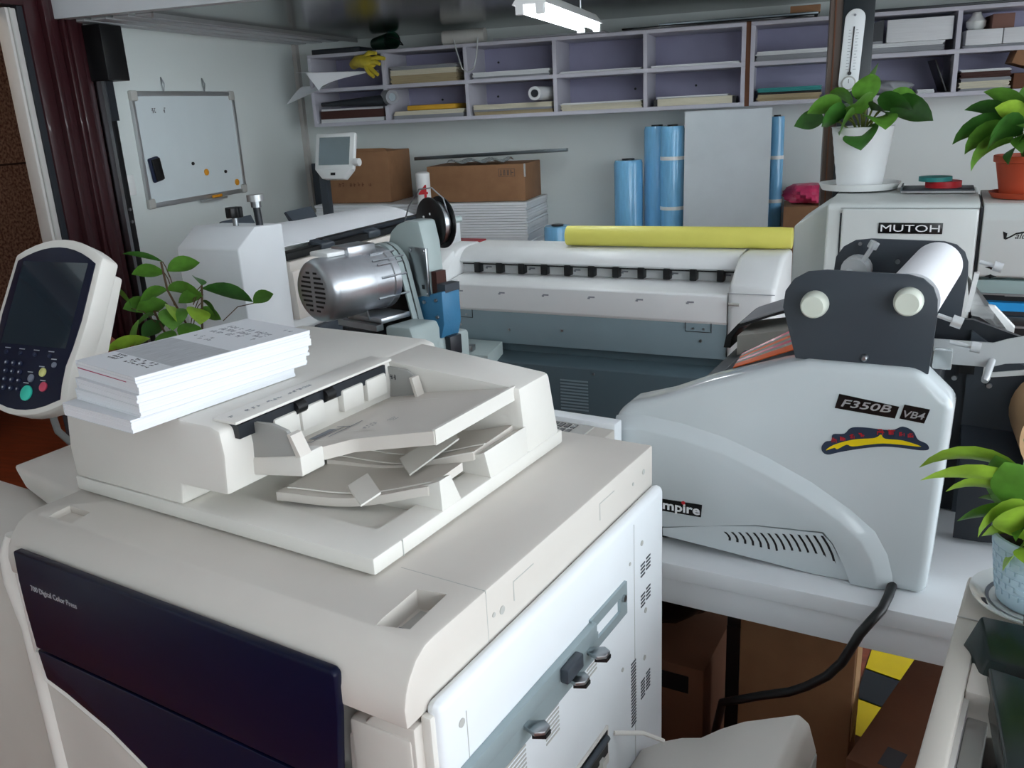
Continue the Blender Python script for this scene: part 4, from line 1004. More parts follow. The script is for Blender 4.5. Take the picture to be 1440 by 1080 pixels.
for x, z in ((-.70, .60), (-1.1, .74), (-.86, .752), (-.29, .748), (-1.33, .75)):
    y = -.061 if z < .65 else .007
    MB().revolve((x, y + .001, z), (x, y - .003, z), [(.006, 0), (.005, 1)], 10).build('screw', 'steel', pr)
for x in (-1.37, -.35):
    b = MB(); b.box(x, x + .10, .006, .008, .782, .784); b.box(x, x + .002, .006, .008, .782, .82); b.box(x + .098, x + .10, .006, .008, .782, .82); b.build('latch_outline', 'charcoal_dark', pr)
    for dx in (.03, .07): MB().revolve((x + dx, .008, .795), (x + dx, .004, .795), [(.005, 0), (.004, 1)], 10).build('screw', 'steel', pr)
cap = [(.02, .55), (.02, .93), (.03, .965), (.10, 1.02), (.16, 1.045), (.20, 1.052), (.36, 1.052), (.36, .55)]
cr = MB().prism([(-.03 + a if a < .1 else a, z) for a, z in cap], 'x', X1, -.02).build('right_end_cap', 'plotter_white', pr, bevel=.02, seg=4)
MB().box(X1, -.021, -.012, -.0085, .939, .9405).build('cap_seam', 'ink_light', pr)
MB().cyl((X1 + .005, -.01, .90), (X1 + .045, -.014, .90), .006, n=10).build('lever', 'grey_plastic', pr)
MB().prism(cap, 'x', -1.51, X0).build('left_end_cap', 'plotter_white', pr, bevel=.012, seg=3)
MB().prism([(-.0, .93), (.0, 1.0), (.03, 1.02), (.12, 1.05), (.12, .93)], 'x', -1.50, X0 - .002).build('left_cover', 'plotter_white', pr, bevel=.008)
for x in (-1.35, -.25):
    MB().box(x, x + .08, .05, .30, .05, .12).build('stand_foot', 'charcoal', pr, bevel=.004)
    for y in (.08, .27): MB().cyl((x + .02, y, .025), (x + .06, y, .025), .025, n=16).build('castor', 'black', pr)
MB().box(X0 - .05, X1 + .1, .16, .22, .60, .66).build('stand_beam', 'charcoal', pr)
# paper bracket on the left front
MB().prism([(-.14, .60), (-.14, .665), (.0, .69), (.0, .60)], 'x', -1.36, -1.13).build('paper_bracket', 'machine_grey', pr, bevel=.003)
for x in (-1.30, -1.24): MB().box(x, x + .03, -.12, -.09, .67, .695).build('bracket_tab', 'steel', pr, bevel=.003)
# yellow roll lying behind the plotter top
yr = thing('yellow_roll', 'long yellow paper roll lying across the wide printer top', 'paper roll', (-.86, 3.53, 1.095), -7)
MB().revolve((-.035, .10, 0), (.885, .10, .0), [(.02, 0), (.041, 0), (.042, .05), (.042, .95), (.04, 1)], 28).build('wrapped_roll', 'yellow_roll', yr)
MB().revolve((-.038, .10, 0), (-.033, .10, 0), [(.022, 0), (.022, 1)], 16).build('core', 'kraft_roll', yr)

# ================================================================ second wide printer on the right
mu = thing('eco_printer', 'light grey wide printer with black name plate under the potted plants', 'printer', (.149, 3.515, 0), -8.6)
MB().prism([(0, .60), (0, 1.17), (.006, 1.205), (.02, 1.222), (.05, 1.228), (.50, 1.235), (.52, 1.22), (.52, .60)], 'x', 0, .512).build('end_housing', 'mutoh_grey', mu, bevel=.01, seg=3)
MB().box(.055, .508, -.012, .002, .70, 1.206).build('front_door', 'mutoh_grey', mu, bevel=.008, seg=3)
b = MB(); b.box(.049, .055, -.004, .002, .70, 1.19); b.box(.05, .51, -.003, .0, 1.207, 1.2085); b.build('door_gap', 'charcoal_dark', mu)
MB().prism([(.004, 1.215), (-.04, 1.19), (-.135, 1.12), (-.14, .60), (.004, .60)], 'y', .14, .50).build('end_wing', 'mutoh_grey', mu, bevel=.008)
np_ = MB().box(.185, .398, -.0165, -.012, 1.118, 1.157).build('name_plate', 'badge_black', mu, bevel=.001)
text('name_text', 'MUTOH', .036, (.193, -.0172, 1.1255), (1, 0, 0), (0, 0, 1), 'text_white', np_, ext=.0008, width=.196, bold=0)
MB().prism([(.01, 1.222), (.0, 1.20), (-.016, 1.17), (-.016, .972), (.04, .955), (.45, .96), (.45, 1.21)], 'x', .522, 2.0).build('front_cover', 'mutoh_grey', mu, bevel=.006)
MB().box(.513, .521, .0, .45, .75, 1.21).build('gap_strip', 'charcoal_dark', mu)
MB().box(.522, 2.0, .02, .48, 1.2105, 1.224).build('cover_top', 'alu_white', mu)
MB().revolve((.61, .02, 1.217), (.61, .015, 1.217), [(.005, 0), (.004, 1)], 10).build('screw', 'steel', mu)
v = MB(); v.prism([(.588, 1.131), (.602, 1.124), (.600, 1.104), (.593, 1.104)], 'y', -.0172, -.0158)
for a, c in zip([(.597, 1.104), (.612, 1.112), (.628, 1.123), (.65, 1.128)], [(.612, 1.112), (.628, 1.123), (.65, 1.128), (.685, 1.131)]):
    v.prism([(a[0], a[1] - .003), (c[0], c[1] - .003), (c[0], c[1] + .003), (a[0], a[1] + .003)], 'y', -.0172, -.0158)
v.build('logo_stroke', 'badge_black', mu)
text('logo_text', 'alueJet', .03, (.625, -.0166, 1.106), (1, 0, 0), (0, 0, 1), 'badge_black', mu, ext=.0006, shear=.3)
for z in (1.003, .972 + .0):
    b = MB(); b.prism([(.545, z), (.56, z - .004), (.565, z - .008), (.57, z - .004), (.585, z), (.57, z + .004), (.565, z + .008), (.56, z + .004)], 'y', -.0172, -.0155); b.build('latch_mark', 'badge_black', mu)
MB().box(.522, 2.0, .0, .3, .908, .955).build('glass_strip', 'strip_green', mu, bevel=.002)
MB().box(.522, 2.0, -.004, .3, .902, .908).build('steel_edge', 'steel', mu)
MB().box(.522, 2.0, .03, .3, .876, .902).build('head_bay', 'black', mu)
for x in (.62, .76, .9, 1.1): MB().box(x, x + .07, .027, .03, .893, .899).build('head_label', 'grey_plastic', mu)
MB().box(.522, 2.0, -.006, .3, .846, .876).build('blue_strip', 'strip_blue', mu)
MB().box(.522, 2.0, -.01, .3, .832, .846).build('dark_strip', 'charcoal_dark', mu)
MB().box(.522, 2.0, -.03, .3, .80, .832).build('platen', 'steel_dark', mu, bevel=.003)
MB().box(.522, 2.0, -.035, .3, .792, .80).build('platen_edge', 'steel', mu)
MB().box(-.12, 2.0, .02, .48, .56, .792).build('chassis', 'black', mu)
for x in (.02, 1.8):
    MB().box(x, x + .08, .2, .28, .06, .56).build('stand_leg', 'charcoal', mu)
    MB().box(x - .02, x + .10, .0, .5, 0, .06).build('stand_foot', 'charcoal', mu, bevel=.004)
# tray with tape on the printer
def mw(x, y):
    q = Matrix.Rotation(R(-8.6), 3, 'Z') @ Vector((x, y, 0)); return q.x + .149, q.y + 3.515
X_, Y_ = mw(.245, .26)
tt = thing('grey_tray', 'dark glass tray lying on the grey printer beside the white pot', 'tray', (X_, Y_, 1.236), -8.6)
MB().box(0, .25, 0, .17, 0, .012).build('tray_floor', 'charcoal', tt, bevel=.002)
MB().box(-.004, .254, -.006, .0, 0, .006).build('front_edge', 'alu', tt)
MB().box(-.006, .0, 0, .17, .0, .022).build('side_edge', 'steel_dark', tt)
X_, Y_ = mw(.345, .30)
o = MB().revolve((X_ + .05, Y_ + .05, 1.2485), (X_ + .05, Y_ + .05, 1.272), [(.035, 0), (.065, 0), (.065, 1), (.035, 1)], 28).build('red_tape_roll', 'red'); tag(o, 'red tape roll in the dark tray on the grey printer', 'tape roll')
o = MB().revolve((X_ + .02, Y_ + .05, 1.2725), (X_ + .02, Y_ + .05, 1.289), [(.03, 0), (.06, 0), (.06, 1), (.03, 1)], 28).build('green_tape_roll', 'teal'); tag(o, 'green tape roll lying on the red tape roll', 'tape roll')
# ================================================================ wire stitching machine with motor
ws = thing('wire_stitcher', 'grey wire stitching machine with silver electric motor and black wire spool', 'stitching machine', (-1.0, 2.2, 0), -23.5)
mx, mz = -.150, 1.172
mo = MB().revolve((mx, -.205, mz), (mx, .04, mz), [(.03, 0), (.062, 0), (.074, .012), (.084, .05), (.0885, .11), (.0885, .62), (.086, .63), (.086, .90), (.090, .91), (.090, 1)], 44).build('motor', 'motor_silver', ws)
for k in range(9):
    z = mz + .052 - k * .013
    hw = math.sqrt(max(0, .058 ** 2 - (z - mz) ** 2))
    for s_ in (-1, 1):
        x0, x1 = (mx - hw * .9, mx - .008) if s_ < 0 else (mx + .008, mx + hw * .9)
        if x1 - x0 > .012: MB().box(x0, x1, -.2065, -.203, z - .0028, z + .0028).build('vent_slot', 'black', mo)
for a in (35, 62, 100, 130, 10):
    c, s_ = math.cos(R(a)), math.sin(R(a)); p = Vector((mx + .0875 * c, -.03, mz + .0875 * s_))
    MB().tube([p, p + Vector((0, .09, 0))], .0035, 6).build('cooling_fin', 'motor_silver', mo)
for a in (45, 135, -30):
    c, s_ = math.cos(R(a)), math.sin(R(a)); MB().tube([(mx + .088 * c, -.04, mz + .088 * s_), (mx + .088 * c, .076, mz + .088 * s_)], .003, 8).build('tie_bolt', 'steel', mo)
MB().box(mx - .04, mx + .035, -.10, .0, mz + .075, mz + .108).build('terminal_box', 'motor_silver', mo, bevel=.004)
MB().box(mx - .06, mx + .02, -.16, -.02, mz + .087, mz + .10).build('name_plate', 'white_plastic', mo, bevel=.004)
# motor mount
MB().prism([(-.05, 1.055), (.05, 1.062), (.06, 1.04), (.06, .75), (-.05, .75)], 'y', -.05, .06).build('motor_mount', 'machine_grey', ws, bevel=.008)
MB().box(-.20, -.05, -.06, .05, 1.062, 1.078).build('motor_foot', 'motor_silver', ws, bevel=.003)
MB().box(-.22, -.05, -.08, -.055, 1.045, 1.062).build('slide_rail', 'steel', ws)
MB().cyl((-.10, -.06, 1.07), (-.09, -.075, 1.10), .003, n=8).build('adjust_screw', 'steel', ws)
MB().box(-.24, -.05, -.05, .06, .75, 1.03).build('motor_bay', 'charcoal_dark', ws)
# belt guard (open face towards the motor)
ov = [(-.185 + .088 * math.cos(R(a)), 1.175 + .088 * math.sin(R(a))) for a in range(20, 201, 15)] + [(-.275, 1.06), (-.23, .90), (-.06, .90), (-.045, .99), (-.07, 1.08)]
b = MB().prism(ov, 'y', .088, .094); b.build('guard_back', 'black', ws)
g = MB(); n_ = len(ov)
cen = Vector((-.16, 1.08))
inner = [tuple(cen + (Vector(p) - cen) * .93) for p in ov]
rings = [[(p[0], y, p[1]) for p in pts] for pts, y in ((ov, .07), (ov, .11), (inner, .11), (inner, .07))]
for k in range(4):
    A, B_ = rings[k], rings[(k + 1) % 4]
    for i in range(n_):
        j = (i + 1) % n_; g.add([A[i], A[j], B_[j], B_[i]], [(0, 1, 2, 3)])
g.build('belt_guard', 'machine_grey', ws, bevel=.0)
MB().cyl((mx, .04, mz), (mx, .088, mz), .05, n=24).build('drive_pulley', 'charcoal_dark', ws)
# head
hx = Matrix.Translation((-.03, -.005, 0))
hd = [(-.10, 1.0), (-.175, 1.20), (-.175, 1.255), (-.16, 1.29), (-.13, 1.312), (-.09, 1.325), (-.035, 1.325), (-.02, 1.26), (-.012, 1.12), (-.02, 1.0)]
MB().prism(hd, 'y', .13, .20).build('head_casting', 'machine_grey', ws, bevel=.008, xf=hx)
MB().box(-.078, -.006, .122, .131, 1.108, 1.250).build('head_plate', 'steel', ws, bevel=.001, xf=hx)
for x in (-.070, -.014):
    for z in (1.116, 1.242): MB().revolve((x, .123, z), (x, .118, z), [(.005, 0), (.004, 1)], 10).build('head_screw', 'steel', ws, xf=hx)
MB().box(-.03, -.022, .119, .123, 1.13, 1.142).build('plate_hole', 'black', ws, xf=hx)
MB().box(-.008, .012, .14, .18, 1.10, 1.18).build('former', 'dark_brown', ws, xf=hx)
MB().prism([(-.085, 1.095), (.045, 1.128), (.045, 1.03), (.03, .985), (-.07, .985)], 'y', .125, .20).build('blue_body', 'machine_blue', ws, bevel=.006, xf=hx)
for x, z in ((.02, 1.10), (.022, 1.05), (-.03, 1.09)): MB().revolve((x, .126, z), (x, .12, z), [(.006, 0), (.005, 1)], 10).build('body_bolt', 'steel', ws, xf=hx)
MB().box(.012, .045, .14, .20, 1.12, 1.145).build('top_clip', 'charcoal', ws, xf=hx)
MB().box(-.0, .05, .14, .19, .93, .99).build('anvil_arm', 'charcoal_dark', ws, bevel=.004, xf=hx)
MB().cyl((.01, .12, .985), (.01, .14, .985), .012, n=12).build('anvil_knob', 'black', ws, xf=hx)
# spool
so = MB().revolve((-.112, .19, 1.305), (-.095, .33, 1.306), [(.010, 0), (.010, 1)], 12).build('spool_axle', 'machine_grey', ws)
sx, sz = -.112, 1.305
sl = MB().revolve((sx, .215, sz), (sx + .008, .2585, sz), [(.02, 0), (.074, 0), (.078, .06), (.078, .12), (.05, .15), (.05, .85), (.078, .88), (.078, .96), (.074, 1), (.02, 1)], 40).build('wire_spool', 'black', ws)
MB().revolve((sx + .001, .223, sz), (sx + .007, .251, sz), [(.062, 0), (.064, .5), (.062, 1)], 40, caps=False).build('wound_wire', 'steel', sl)
for a in range(0, 360, 60):
    c, s_ = math.cos(R(a + 20)), math.sin(R(a + 20)); MB().cyl((sx + .03 * c, .2148, sz + .03 * s_), (sx + .03 * c, .2135, sz + .03 * s_), .004, n=8).build('spool_hole', 'white_plastic', sl)
MB().tube([(sx + .062, .235, sz + .02), (sx + .05, .23, sz + .075), (sx + .01, .225, sz + .105), (sx - .04, .22, sz + .10), (sx - .08, .21, sz + .05), (sx - .095, .20, sz)], .0022, 6).build('wire_loop', 'steel', ws)
MB().box(-.16, .0, .06, .24, .08, .99).build('column', 'machine_grey', ws, bevel=.012)
MB().box(-.26, .10, -.10, .30, 0, .08).build('base_foot', 'machine_grey', ws, bevel=.01)

# ================================================================ white slitter machine on the left
cl = thing('roller_machine', 'white angular roller machine with black knobs along the left wall', 'machine', (-1.8, 2.595, 0), -8)
MB().prism([(0, .05), (0, 1.205), (.10, 1.27), (.245, 1.262), (.245, .05)], 'x', -.285, 0).build('end_housing', 'white_panel', cl, bevel=.006)
MB().box(-.28, -.005, .245, 1.45, .30, .92).build('cabinet', 'plotter_white', cl, bevel=.006)
MB().box(-.28, -.005, 1.45, 1.62, .05, 1.12).build('far_housing', 'white_panel', cl, bevel=.008)
MB().box(-.27, -.01, .02, 1.60, 0, .06).build('plinth', 'charcoal', cl)
MB().prism([(-.01, .90), (.03, .90), (.02, 1.08), (-.03, 1.10)], 'y', .245, 1.45).build('front_apron', 'cream', cl, bevel=.004)
MB().box(-.06, .012, .245, 1.45, 1.085, 1.118).build('cream_bar', 'cream', cl, bevel=.004)
MB().box(-.05, .004, .245, 1.40, 1.122, 1.150).build('black_roller_bar', 'black', cl, bevel=.004)
MB().box(-.06, -.02, .5, 1.38, 1.15, 1.168).build('black_top_bar', 'charcoal_dark', cl, bevel=.004)
for y in (.45, .78): MB().prism([(-.06, 1.12), (.012, 1.125), (.012, 1.155), (-.06, 1.17)], 'y', y, y + .09).build('roller_clip', 'charcoal', cl, bevel=.01)
def pap(u, v): return (-.42 + .37 * u, .25 + 1.15 * v - .1 * u * v, 1.205 - .035 * u * u + .018 * math.sin(math.pi * u) - .02 * v)
MB().slab(pap, 10, 10, .004).build('feed_sheet', 'paper', cl)
for y0, x0 in ((.40, -.42), (.72, -.35)):
    MB().hexa([(x0, y0, 1.19), (x0 + .03, y0, 1.19), (x0 + .03, y0 + .16, 1.19), (x0, y0 + .16, 1.19), (x0 - .03, y0, 1.24), (x0 - .02, y0, 1.245), (x0 - .02, y0 + .18, 1.25), (x0 - .03, y0 + .18, 1.245)]).build('guide_plate', 'charcoal', cl)
k1 = MB().cyl((-.105, .12, 1.26), (-.105, .12, 1.30), .010, n=12).build('knob_post', 'steel', cl)
kb = MB(); kb.prism([(( .033 if i % 2 else .026) * math.cos(2 * math.pi * i / 16) - .105, (.033 if i % 2 else .026) * math.sin(2 * math.pi * i / 16) + .12) for i in range(16)], 'z', 1.298, 1.335)
kb.build('star_knob', 'black', cl, bevel=.003)
MB().cyl((-.03, .16, 1.25), (-.035, .16, 1.335), .013, n=16).build('screw_post', 'charcoal_dark', cl)
MB().cyl((-.035, .16, 1.33), (-.035, .16, 1.352), .018, n=16).build('screw_collar', 'steel', cl)
MB().cyl((-.035, .16, 1.352), (-.035, .16, 1.375), .030, n=24).build('hand_wheel', 'alu', cl)
MB().box(.03, .06, .32, .55, .80, .86).build('lower_bracket', 'charcoal', cl, bevel=.004)

# low grey work table behind the copier with two plants
wt = thing('grey_table', 'grey topped side table behind the copier, holding two plants', 'table', (-1.62, 1.98, 0), -10)
MB().box(-.62, .30, 0, .50, .77, .80).build('table_top', 'machine_grey', wt, bevel=.003)
for x in (-.60, .25):
    for y in (.02, .44): MB().box(x, x + .04, y, y + .04, 0, .77).build('leg', 'charcoal', wt)

# ================================================================ plants
def leaf_mesh(base, az, p0, p1, L, W, fold=.25, n=8, heart=.35, twist=0):
    """blade growing from base: azimuth, start and end pitch"""
    P = Vector(base); pts = []; ca, sa = math.cos(az), math.sin(az)
    side = Vector((-sa, ca, 0))
    for i in range(n + 1):
        t = i / n; p = p0 + (p1 - p0) * t
        d = Vector((ca * math.cos(p), sa * math.cos(p), math.sin(p)))
        if i: P = P + d * (L / n)
        nrm = side.cross(d) * -1
        w = W * .5 * (math.sin(math.pi * min(1, (t + .02) ** heart_exp(heart))) ** .8) if 0 < t < 1 else (W * .04 if t == 0 else 0.0005)
        sd = (side * math.cos(twist) + nrm * math.sin(twist)); n2 = nrm * math.cos(twist) - side * math.sin(twist)
        pts.append((P - sd * w + n2 * fold * w, P.copy(), P + sd * w + n2 * fold * w))
    b = MB(); vs = [q for tr in pts for q in tr]
    fs = []
    for i in range(n):
        for j in (0, 1): fs.append((i * 3 + j, i * 3 + j + 1, (i + 1) * 3 + j + 1, (i + 1) * 3 + j))
    b.add(vs, fs); return b
def heart_exp(h): return .5 + h
def plant_leaf(par, base, az, p0, p1, L, W, m, stem_from=None, sr=.0022, fold=.25, heart=.35, twist=0, sm='stem'):
    rel = math.sin(R(az) - R(107.8))           # how far the blade points across the line of sight
    roll = R(58) * rel if not twist else twist
    leaf_mesh(base, R(az), R(p0), R(p1), L, W * 1.28, fold, heart=heart, twist=roll).build('leaf', m, par, sharp=180)
    if stem_from is not None:
        a = Vector(stem_from); c = Vector(base); mid = (a + c) / 2 + Vector((0, 0, .15 * (c - a).length))
        MB().tube([a, mid, c], sr, 6).build('stem', sm, par)

# white pot on the grey printer
X_, Y_ = mw(.075, .42)
p = thing('potted_plant', 'broad leaved plant in a white ribbed pot on a white saucer', 'potted plant', (X_, Y_, 1.235), 0)
MB().lathe([(.06, 0), (.145, .004), (.158, .03), (.150, .03), (.14, .012), (.05, .01)]).build('saucer', 'white_plastic', p)
MB().lathe([(.085, .012)] + [(.086 + .032 * k / 12 + (.0012 if k % 2 else 0), .012 + .235 * k / 12) for k in range(1, 13)] + [(.121, .25), (.113, .25), (.108, .21)], n=36).build('pot', 'pot_white', p)
MB().lathe([(.0, .226), (.06, .232), (.110, .222)], n=24, caps=False).build('soil', 'soil', p)
for az, r, h, p0, p1, L, W, m in ((-20, .10, .30, 15, -35, .17, .12, 'leaf_dark'), (60, .02, .34, 75, 55, .17, .085, 'leaf_mid'), (200, .09, .33, 20, -30, .15, .07, 'leaf_mid'), (185, .15, .28, 5, -20, .12, .075, 'leaf_dark'), (-95, .07, .24, -10, -65, .12, .11, 'leaf_dark'), (-130, .06, .30, -20, -60, .12, .09, 'leaf_mid'), (15, .08, .33, 20, -25, .14, .09, 'leaf_mid'), (100, .05, .30, 40, 0, .13, .09, 'leaf_dark'), (-50, .04, .31, 10, -40, .11, .10, 'leaf_dark'), (150, .05, .33, 50, 10, .12, .08, 'leaf_mid'), (-70, .08, .28, 20, -50, .13, .11, 'leaf_mid'), (-35, .07, .31, 35, -30, .14, .11, 'leaf_dark'), (-110, .03, .30, 60, -10, .12, .10, 'leaf_mid'), (215, .09, .29, 20, -45, .12, .09, 'leaf_dark'), (-85, .02, .34, 80, 40, .13, .09, 'leaf_mid')):
    a = R(az); plant_leaf(p, (r * math.cos(a), r * math.sin(a), h), az, p0, p1, L, W, m, (.2 * r * math.cos(a), .2 * r * math.sin(a), .22), sr=.004)
# orange pot
X_, Y_ = mw(.655, .20)
p = thing('potted_plant', 'drooping leafy plant in a terracotta orange pot on the grey printer', 'potted plant', (X_, Y_, 1.2245), 0)
MB().lathe([(.05, 0), (.105, .002), (.118, .022), (.110, .022), (.10, .008), (.04, .007)]).build('saucer', 'pot_orange', p)
MB().lathe([(.082, .01), (.104, .125), (.112, .128), (.113, .15), (.106, .15), (.10, .125)], n=36).build('pot', 'pot_orange', p)
MB().lathe([(.0, .135), (.06, .138), (.1, .13)], n=24, caps=False).build('soil', 'soil', p)
for az, r, h, p0, p1, L, W, m in ((180, .05, .24, 35, -50, .23, .07, 'leaf_dark'), (200, .06, .20, 20, -75, .20, .065, 'leaf_mid'), (165, .05, .26, 50, -10, .19, .06, 'leaf_dark'), (-110, .04, .22, 30, -60, .17, .08, 'leaf_mid'), (-80, .05, .22, 20, -70, .16, .10, 'leaf_mid'), (-40, .05, .24, 40, -40, .18, .09, 'leaf_dark'), (90, .03, .26, 80, 60, .16, .08, 'leaf_mid'), (30, .05, .24, 50, -20, .2, .09, 'leaf_dark'), (120, .04, .27, 65, 20, .16, .07, 'leaf_mid'), (-150, .03, .25, 60, 0, .16, .06, 'leaf_lime'), (-95, .03, .28, 75, 30, .14, .06, 'leaf_dark'), (190, .06, .22, 30, -60, .19, .08, 'leaf_mid'), (215, .05, .22, 35, -60, .17, .08, 'leaf_dark'), (-125, .05, .19, 20, -70, .14, .08, 'leaf_dark'), (-100, .05, .24, 50, -40, .17, .09, 'leaf_mid'), (150, .05, .22, 40, -40, .18, .07, 'leaf_dark'), (-60, .03, .27, 70, 0, .17, .08, 'leaf_mid'), (175, .03, .27, 70, 10, .18, .06, 'leaf_mid'), (-140, .05, .23, 45, -45, .18, .075, 'leaf_dark')):
    a = R(az); plant_leaf(p, (r * math.cos(a), r * math.sin(a), h), az, p0, p1, L, W, m, (.3 * r * math.cos(a), .3 * r * math.sin(a), .13), sr=.003, heart=.5)

# shrub behind the books
p = thing('potted_plant', 'small woody plant with oval green leaves beside the white roller machine', 'potted plant', (-1.83, 2.27, .8005), 0)
MB().lathe([(.06, 0), (.08, .10), (.085, .10), (.085, .115), (.075, .115), (.07, .09)]).build('pot', 'pot_orange', p)
MB().lathe([(0, .1), (.07, .095)], n=20, caps=False).build('soil', 'soil', p)
rnd = random.Random(4)
VX = Vector((.92, .38, 0))          # roughly across the picture
def tw(s_, d, z): v = VX * s_ + Vector((-.38, .92, 0)) * d; return (v.x, v.y, z)
trunks = [[tw(.01, 0, .1), tw(.02, 0, .22), tw(-.02, 0, .33), tw(-.025, 0, .42)], [tw(.02, 0, .1), tw(.07, -.01, .20), tw(.085, -.01, .30), tw(.09, -.01, .34)], [tw(-.02, .02, .1), tw(-.06, .02, .2), tw(-.08, .02, .27)]]
for tk in trunks: MB().tube(tk, .0035, 6).build('twig', 'stem_brown', p)
ax0 = math.degrees(math.atan2(.38, .92))
for s_, d, z, az, p0, p1, L, W, m in ((-.01, 0, .39, 0, 25, 0, .105, .05, 'leaf_mid'), (-.02, 0, .385, 180, 15, -10, .10, .045, 'leaf_mid'), (-.02, 0, .42, 180, 30, 5, .12, .02, 'leaf_dark'), (-.02, 0, .33, -20, 15, -30, .13, .05, 'leaf_mid'), (-.02, 0, .33, 210, 0, -25, .09, .05, 'leaf_mid'), (-.03, 0, .29, 180, -5, -20, .10, .055, 'leaf_mid'), (-.02, 0, .28, -60, -10, -50, .09, .06, 'leaf_lime'), (.0, 0, .27, -90, 0, -60, .10, .07, 'leaf_mid'),
        (.09, -.01, .33, 10, -5, -35, .16, .05, 'leaf_dark'), (.09, -.01, .34, 120, 30, 10, .06, .04, 'leaf_dark'), (.09, -.01, .31, 190, 0, -25, .08, .045, 'leaf_mid'), (.085, -.01, .29, -30, -30, -60, .07, .045, 'leaf_dark'), (.06, -.01, .27, -70, -10, -50, .08, .06, 'leaf_lime'), (.06, 0, .25, -10, 0, -30, .08, .05, 'leaf_mid'), (-.08, .02, .27, 200, 30, -10, .09, .06, 'leaf_mid'), (-.08, .02, .25, 230, 0, -40, .08, .05, 'leaf_mid'), (-.05, .02, .22, 180, -10, -40, .09, .05, 'leaf_dark'), (.24, 0, .27, 5, 35, 10, .07, .045, 'leaf_mid'), (-.14, 0, .28, 150, 60, 30, .08, .06, 'leaf_mid'), (.03, 0, .22, -80, -20, -70, .08, .06, 'leaf_mid'), (-.03, 0, .20, -100, -20, -70, .09, .06, 'leaf_mid')):
    plant_leaf(p, tw(s_, d, z), az + ax0, p0, p1, L, W, m, tw(s_ * .55 + .005, d, z - .05), sr=.0016, sm='stem_brown', heart=.55)
# small succulent left of it
p = thing('potted_plant', 'small succulent with reddish and green leaves next to the control panel', 'potted plant', (-1.96, 2.08, .8005), 0)
MB().lathe([(.05, 0), (.07, .12), (.075, .12), (.075, .135), (.066, .135), (.06, .12)]).build('pot', 'white_plastic', p)
MB().lathe([(0, .125), (.06, .12)], n=20, caps=False).build('soil', 'soil', p)
for s_, d, z, az, p0, p1, L, W, m in ((-.03, 0, .14, 120, 70, 60, .09, .055, 'leaf_mid'), (.0, 0, .13, 0, 20, 5, .14, .04, 'leaf_lime'), (.07, 0, .10, -20, 40, 0, .06, .05, 'leaf_brown'), (-.02, 0, .09, 180, 40, -20, .08, .05, 'leaf_lime'), (.02, -.01, .09, -60, 40, -10, .07, .04, 'leaf_lime'), (-.03, -.01, .09, -120, 40, -30, .08, .045, 'leaf_mid'), (.05, 0, .09, 30, 55, 30, .07, .04, 'leaf_lime'), (.08, .01, .13, 60, 70, 60, .09, .05, 'leaf_mid'), (-.06, 0, .09, 160, 30, -20, .07, .04, 'leaf_mid'), (0, 0, .1, 90, 70, 50, .08, .05, 'leaf_brown'), (.03, .02, .1, 45, 60, 20, .07, .045, 'leaf_brown')):
    plant_leaf(p, tw(s_, d, z + .05), az + ax0, p0, p1, L, W, m, tw(s_ * .4, d, .12), sr=.003, heart=.6)

# ================================================================ beige machine at the lower right
rb = thing('beige_copier', 'beige office machine with black output tray beneath the blue pot', 'copier', (.295, 1.338, 0), -16)
MB().box(0, .62, -.75, 0, .02, .74).build('lower_body', 'cream_shade', rb, bevel=.008)
MB().box(.0, .62, -.13, 0, .74, .90).build('rear_housing', 'cream_shade', rb, bevel=.006)
MB().box(.03, .62, -.30, -.13, .74, .897).build('rear_step', 'cream', rb, bevel=.004)
MB().box(.0, .03, -.75, -.13, .74, .90).build('side_wall', 'cream_shade', rb, bevel=.005)
MB().box(.03, .036, -.75, -.18, .74, .885).build('side_lining', 'alu_white', rb)
MB().box(.036, .06, -.75, -.19, .78, .86).build('tray_well', 'grey_plastic', rb, bevel=.003)
MB().box(.035, .62, -.75, -.31, .74, .80).build('output_floor', 'black', rb)
MB().hexa([(.012, -.205, .895), (.62, -.16, .895), (.62, -.34, .88), (.035, -.265, .88), (.03, -.165, .93), (.62, -.15, .93), (.62, -.30, .93), (.05, -.245, .915)]).build('black_tray', 'black_green', rb, bevel=.004)
MB().hexa([(.05, -.26, .87), (.20, -.32, .87), (.20, -.75, .85), (.15, -.75, .85), (.05, -.26, .915), (.22, -.30, .925), (.25, -.75, .89), (.15, -.75, .88)]).build('tray_arm', 'black_green', rb, bevel=.004)
MB().box(.08, .14, -.160, -.145, .925, .945).build('tray_handle', 'black_green', rb, bevel=.004)
MB().revolve((.115, -.255, .918), (.116, -.256, .926), [(.024, 0), (.024, .6), (.018, 1)], 24).build('tray_disc', 'black_gloss', rb)
MB().box(.075, .10, -.5, -.29, .80, .84).build('inner_block', 'charcoal_dark', rb, bevel=.003)
b = MB(); b.box(.0, .031, -.1305, -.1295, .8995, .9005); b.build('seam', 'grey_plastic', rb)
